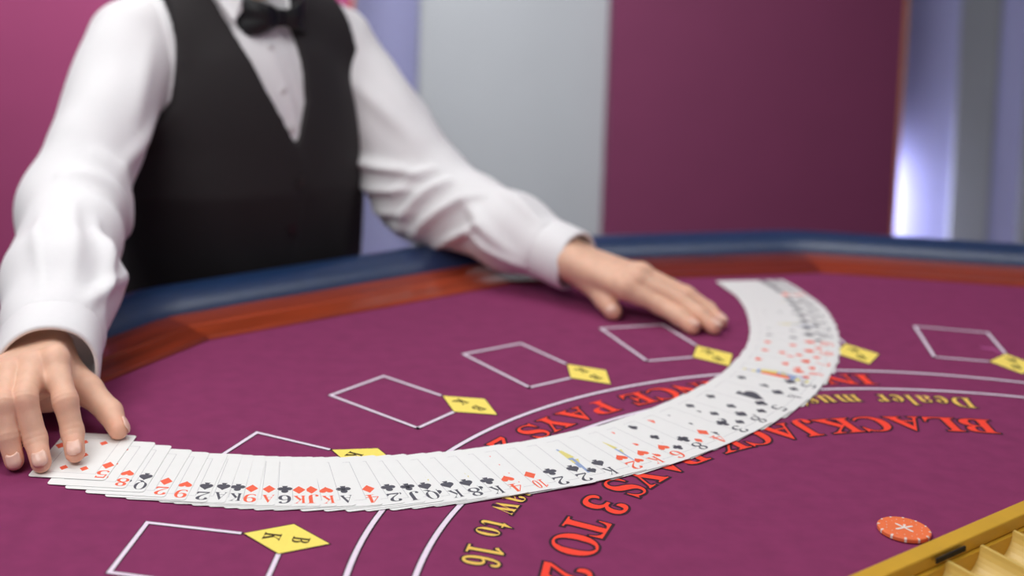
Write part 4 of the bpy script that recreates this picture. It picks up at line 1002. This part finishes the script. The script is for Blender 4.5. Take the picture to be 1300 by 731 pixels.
def cuff_mesh(C, B, r, ln=.058, th=.0032, squash=1.0, seed=0):
    ax_ = (C - B) / np.linalg.norm(C - B)
    s_ = np.cross(ax_, [0, 0, 1.0]); s_ /= np.linalg.norm(s_); n_ = np.cross(s_, ax_)
    Vv = []; n = 48
    prof = [(-ln, r + .0015), (-ln + .003, r + .0042), (-ln * .5, r + .0046), (-.003, r + .0044), (0, r + .003), (0, r - .0002), (-.004, r - .001), (-ln * .5, r - .001), (-ln, r - .004)]
    for i in range(n):
        a = 2 * math.pi * i / n
        for x, rr_ in prof:
            wob = 1 + .018 * math.sin(3 * a + seed) + .012 * math.sin(5 * a + 2 * seed)
            q = C + ax_ * (x + .003 * math.sin(2 * a + seed)) + (s_ * math.cos(a) + n_ * math.sin(a) * squash) * rr_ * wob
            q[2] = max(q[2], .0008)
            Vv.append(q)
    return Vv, grid_faces(n, len(prof), True)
for C_, B_, r_, sd_ in ((CU_R, EL_R, .0470, 1.0), (CU_L, EL_L, .0360, 2.2)):
    V_, F_ = cuff_mesh(C_, B_, r_, seed=sd_)
    mk('cuff', V_, F_, shirt_m, shirt, C_, smooth=True)
def front(u0, w0, g=0.0, vmax=0.20):
    """point on the chest at lateral u0 and height w0, g outside the surface"""
    vs = np.linspace(vmax, 0.0, 400)
    Q = np.array([W(u0, x, w0) for x in vs], np.float32)
    dd = torso(Q)
    k = np.argmax(dd < g)
    return W(u0, vs[k], w0)
def disc(b, c, r, th, nrm):
    nrm = nrm / np.linalg.norm(nrm); b.cyl(c, c + nrm * th, r, 16)
for w0 in (0.31, 0.255, 0.205):
    b = MB(); c = front(-0.18 * max(0, w0 - .18) + .002, w0, .0015); disc(b, c, .0052, .0022, FR)
    b.obj('button', pearl_m, shirt, c)
# collar: band round the neck and two points folded over
b = MB(); n = 40; Vv = []
for i in range(n):
    a = math.radians(14 + 332 * i / (n - 1))
    for rr_, dz in ((.0625, 0.0), (.0655, 0.0), (.0640, .040), (.0610, .040)):
        c = W(-.037 + rr_ * 1.0 * math.sin(a), .006 + rr_ * math.cos(a), .392 + dz - .016 * math.cos(a))
        Vv.append(c)
b.add(Vv, [(i * 4 + k, (i + 1) * 4 + k, (i + 1) * 4 + (k + 1) % 4, i * 4 + (k + 1) % 4) for i in range(n - 1) for k in range(4)])
b.obj('collar_band', shirt_m, shirt, W(-.035, 0, .39), smooth=True)
for s in (-1, 1):
    top0 = W(-.030 + s * .010, .074, .418); top1 = W(-.034 + s * .068, .012, .430)
    tip = front(-.026 + s * .046, .346, .010); inner = front(-.028 + s * .018, .370, .010); outer = front(-.030 + s * .062, .385, .010)
    g = np.array([top0, top1, outer, tip, inner])
    V2 = [*g, *(g + FR * .003)]
    F2 = [(0, 1, 2, 3, 4), (9, 8, 7, 6, 5)] + [(i, i + 5, (i + 1) % 5 + 5, (i + 1) % 5) for i in range(5)]
    bevel(mk('collar_point', V2, F2, shirt_m, shirt, tip, smooth=False), .001)

# ---- waistcoat
P, l, h = grid((-0.37, 1.57, -0.30), (0.14, 2.0, 0.45), 0.0042)
dt = torso(P); u, v, w = uvw(P)
FRONT_R = [(-.098, .46), (-.093, .385), (-.072, .330), (-.042, .262), (-.006, .196), (.014, .168), (.014, -.13), (-.02, -.165), (-.07, -.13), (-.5, -.13), (-.5, .205), (-.20, .205), (-.172, .218), (-.155, .245), (-.149, .28), (-.146, .32), (-.150, .46)]
FRONT_L = [(.032, .46), (.027, .385), (.021, .335), (.027, .285), (.024, .240), (.009, .196), (-.004, .168), (-.004, -.13), (.03, -.165), (.08, -.13), (.5, -.13), (.5, .205), (.22, .205), (.180, .218), (.163, .245), (.153, .28), (.145, .32), (.125, .46)]
BACK = [(-.10, .46), (-.09, .405), (-.035, .395), (.02, .405), (.03, .46), (.125, .46), (.145, .32), (.153, .28), (.163, .245), (.180, .218), (.22, .205), (.5, .205), (.5, -.13), (-.5, -.13), (-.5, .205), (-.20, .205), (-.172, .218), (-.155, .245), (-.149, .28), (-.150, .46)]
reg_r = poly_sd(u, w, FRONT_R); reg_l = poly_sd(u, w, FRONT_L); reg_b = poly_sd(u, w, BACK)
fold_v = 0.0016 * np.sin(u * 70 + 3 * np.sin(w * 14)) * np.clip((.12 - w) / .15, 0, 1)
def shell(g, th): return np.maximum(dt - g - fold_v - th, -dt - .004)
dr = smax(shell(.0080, .0028), np.maximum(reg_r, -v - .004), .002)
dL = smax(shell(.0055, .0028), np.maximum(reg_l, -v - .004), .002)
db = smax(shell(.0065, .0028), np.maximum(reg_b, v - .004), .002)
Vd, Fd = nets(np.minimum(np.minimum(dr, dL), db).astype(np.float32), l, h)
vest = mk('waistcoat', Vd, Fd, vest_m, person, BASE, smooth=True)
sm = vest.modifiers.new('smooth', 'SMOOTH'); sm.factor = 0.5; sm.iterations = 8
for w0, u0 in ((.135, .006), (.071, .000), (.008, .000), (-.055, 0)):
    c = front(u0, w0, .010); b = MB(); disc(b, c, .0075, .0035, FR); b.obj('button', btn_m, vest, c, smooth=False)

# ---- bow tie
bc_ = front(-.004, .350, .012)
tie = empty('bow_tie', bc_)
ORG[tie.name] = bc_
tie.parent = person; tie.location = tuple(bc_ - BASE)
b = MB(); 
Vk = []
for a in range(12):
    for k in range(7):
        t = -1 + 2 * k / 6; r_ = .0095 * (1 - .25 * t * t)
        Vk.append(bc_ + LX * (r_ * math.cos(a * .5236)) + FR * (.006 + .0075 * math.sin(a * .5236)) + np.array([0, 0, .0115 * t]))
b.add(Vk, grid_faces(12, 7, True)); b.obj('knot', satin_m, tie, bc_, smooth=True)
for s in (-1, 1):
    nu, nv = 13, 9
    for layer, (ln, hh, dz, dv) in enumerate(((.053, .030, .003, .004), (.050, .024, -.008, -.003))):
        Vt = []
        for a in range(nu):
            x = a / (nu - 1)
            half = (.008 + (hh - .008) * x ** .8)
            for k in range(nv):
                t = -1 + 2 * k / (nv - 1)
                bul = .011 * math.sin(math.pi * min(1, x * 1.05)) * (1 - .4 * t * t) + .0025 * math.sin(t * 7 + s) * x
                Vt.append(bc_ + LX * (s * (.005 + ln * x + .004 * (x ** 3) * (1 - abs(t)) * -1)) + FR * (.004 + dv + bul - .020 * x * x) + np.array([0, 0, half * t + dz * x]))
        o = mk('bow_wing', Vt, grid_faces(nu, nv), satin_m, tie, bc_, smooth=True)
        sl = o.modifiers.new('thick', 'SOLIDIFY'); sl.thickness = .003
# ---- trousers, shoes, hair (behind the table or above the frame)
P, l, h = grid((-0.36, 1.56, -0.92), (0.13, 2.04, -0.08), 0.010)
dtr = smin(leg_sdf(P, .006), np.maximum(torso(P) - .004, P[..., 2] + .12), .03)
V7, F7 = nets(np.maximum(dtr, -.90 - P[..., 2]), l, h)
mk('trousers', V7, F7, trouser_m, person, BASE, smooth=True)
for s in (-1, 1):
    a = W(s * .10, -.02, -.905); c = W(s * .115, .15, -.918)
    P, l, h = grid(np.minimum(a, c) - .08, np.maximum(a, c) + .08, 0.006)
    V8, F8 = nets(np.maximum(smin(rc(P, a, c, .042, .032), rc(P, a, a + [0, 0, .05], .042, .04), .02), -.948 - P[..., 2]), l, h)
    mk('shoe', V8, F8, shoe_m, person, a, smooth=True)
P, l, h = grid(W(-.042, .03, .575) - .15, W(-.042, .03, .575) + .15, 0.006)
u, v, w = uvw(P)
dh = ell(P, W(-.042, .035, .590), (.086, .086, .108))
dh = np.maximum(dh, -np.maximum(np.maximum(.055 - v, w - .66), -1)) if False else smax(dh, np.minimum(v - .055, .630 - w) , .015)
dh = smax(dh, .520 - w, .01) + .0015 * np.sin(u * 300) * np.sin(w * 60)
V9, F9 = nets(dh.astype(np.float32), l, h)
mk('hair', V9, F9, hair_m, person, W(-.042, .03, .575), smooth=True)

def uvball(c, r, n=16, m=10):
    Vv = []
    for a in range(n):
        for b_ in range(m + 1):
            t = math.pi * b_ / m
            Vv.append(c + np.array([r * math.sin(t) * math.cos(6.28318 * a / n), r * math.sin(t) * math.sin(6.28318 * a / n), r * math.cos(t)]))
    return Vv, grid_faces(n, m + 1, True)
eye_m = mat('eye_white', (232, 228, 224), 0.2); iris_m = mat('iris', (70, 52, 38), 0.2)
for s_ in (-1, 1):
    ec = W(-.042 + s_ * .032, .1060, .577)
    e_ = mk('eye', *uvball(ec, .0112), eye_m, person, ec, smooth=True)
    ic = ec + FR * .0074
    mk('iris', *uvball(ic, .0056), iris_m, e_, ic, smooth=True)
    Vv = []
    for a in range(9):
        t = -1 + 2 * a / 8
        for dz, dv in ((-.003, .0), (.003, .002), (.003, .006), (-.003, .006)):
            Vv.append(W(-.042 + s_ * (.033 + .021 * t), .114 - .012 * t * t * (1 if t * 1 > 0 else .4) + dv, .599 - .005 * t * t + dz * (1 - .4 * abs(t))))
    mk('eyebrow', Vv, [(a * 4 + k_, (a + 1) * 4 + k_, (a + 1) * 4 + (k_ + 1) % 4, a * 4 + (k_ + 1) % 4) for a in range(8) for k_ in range(4)], hair_m, person, W(-.042, .11, .6), smooth=True)
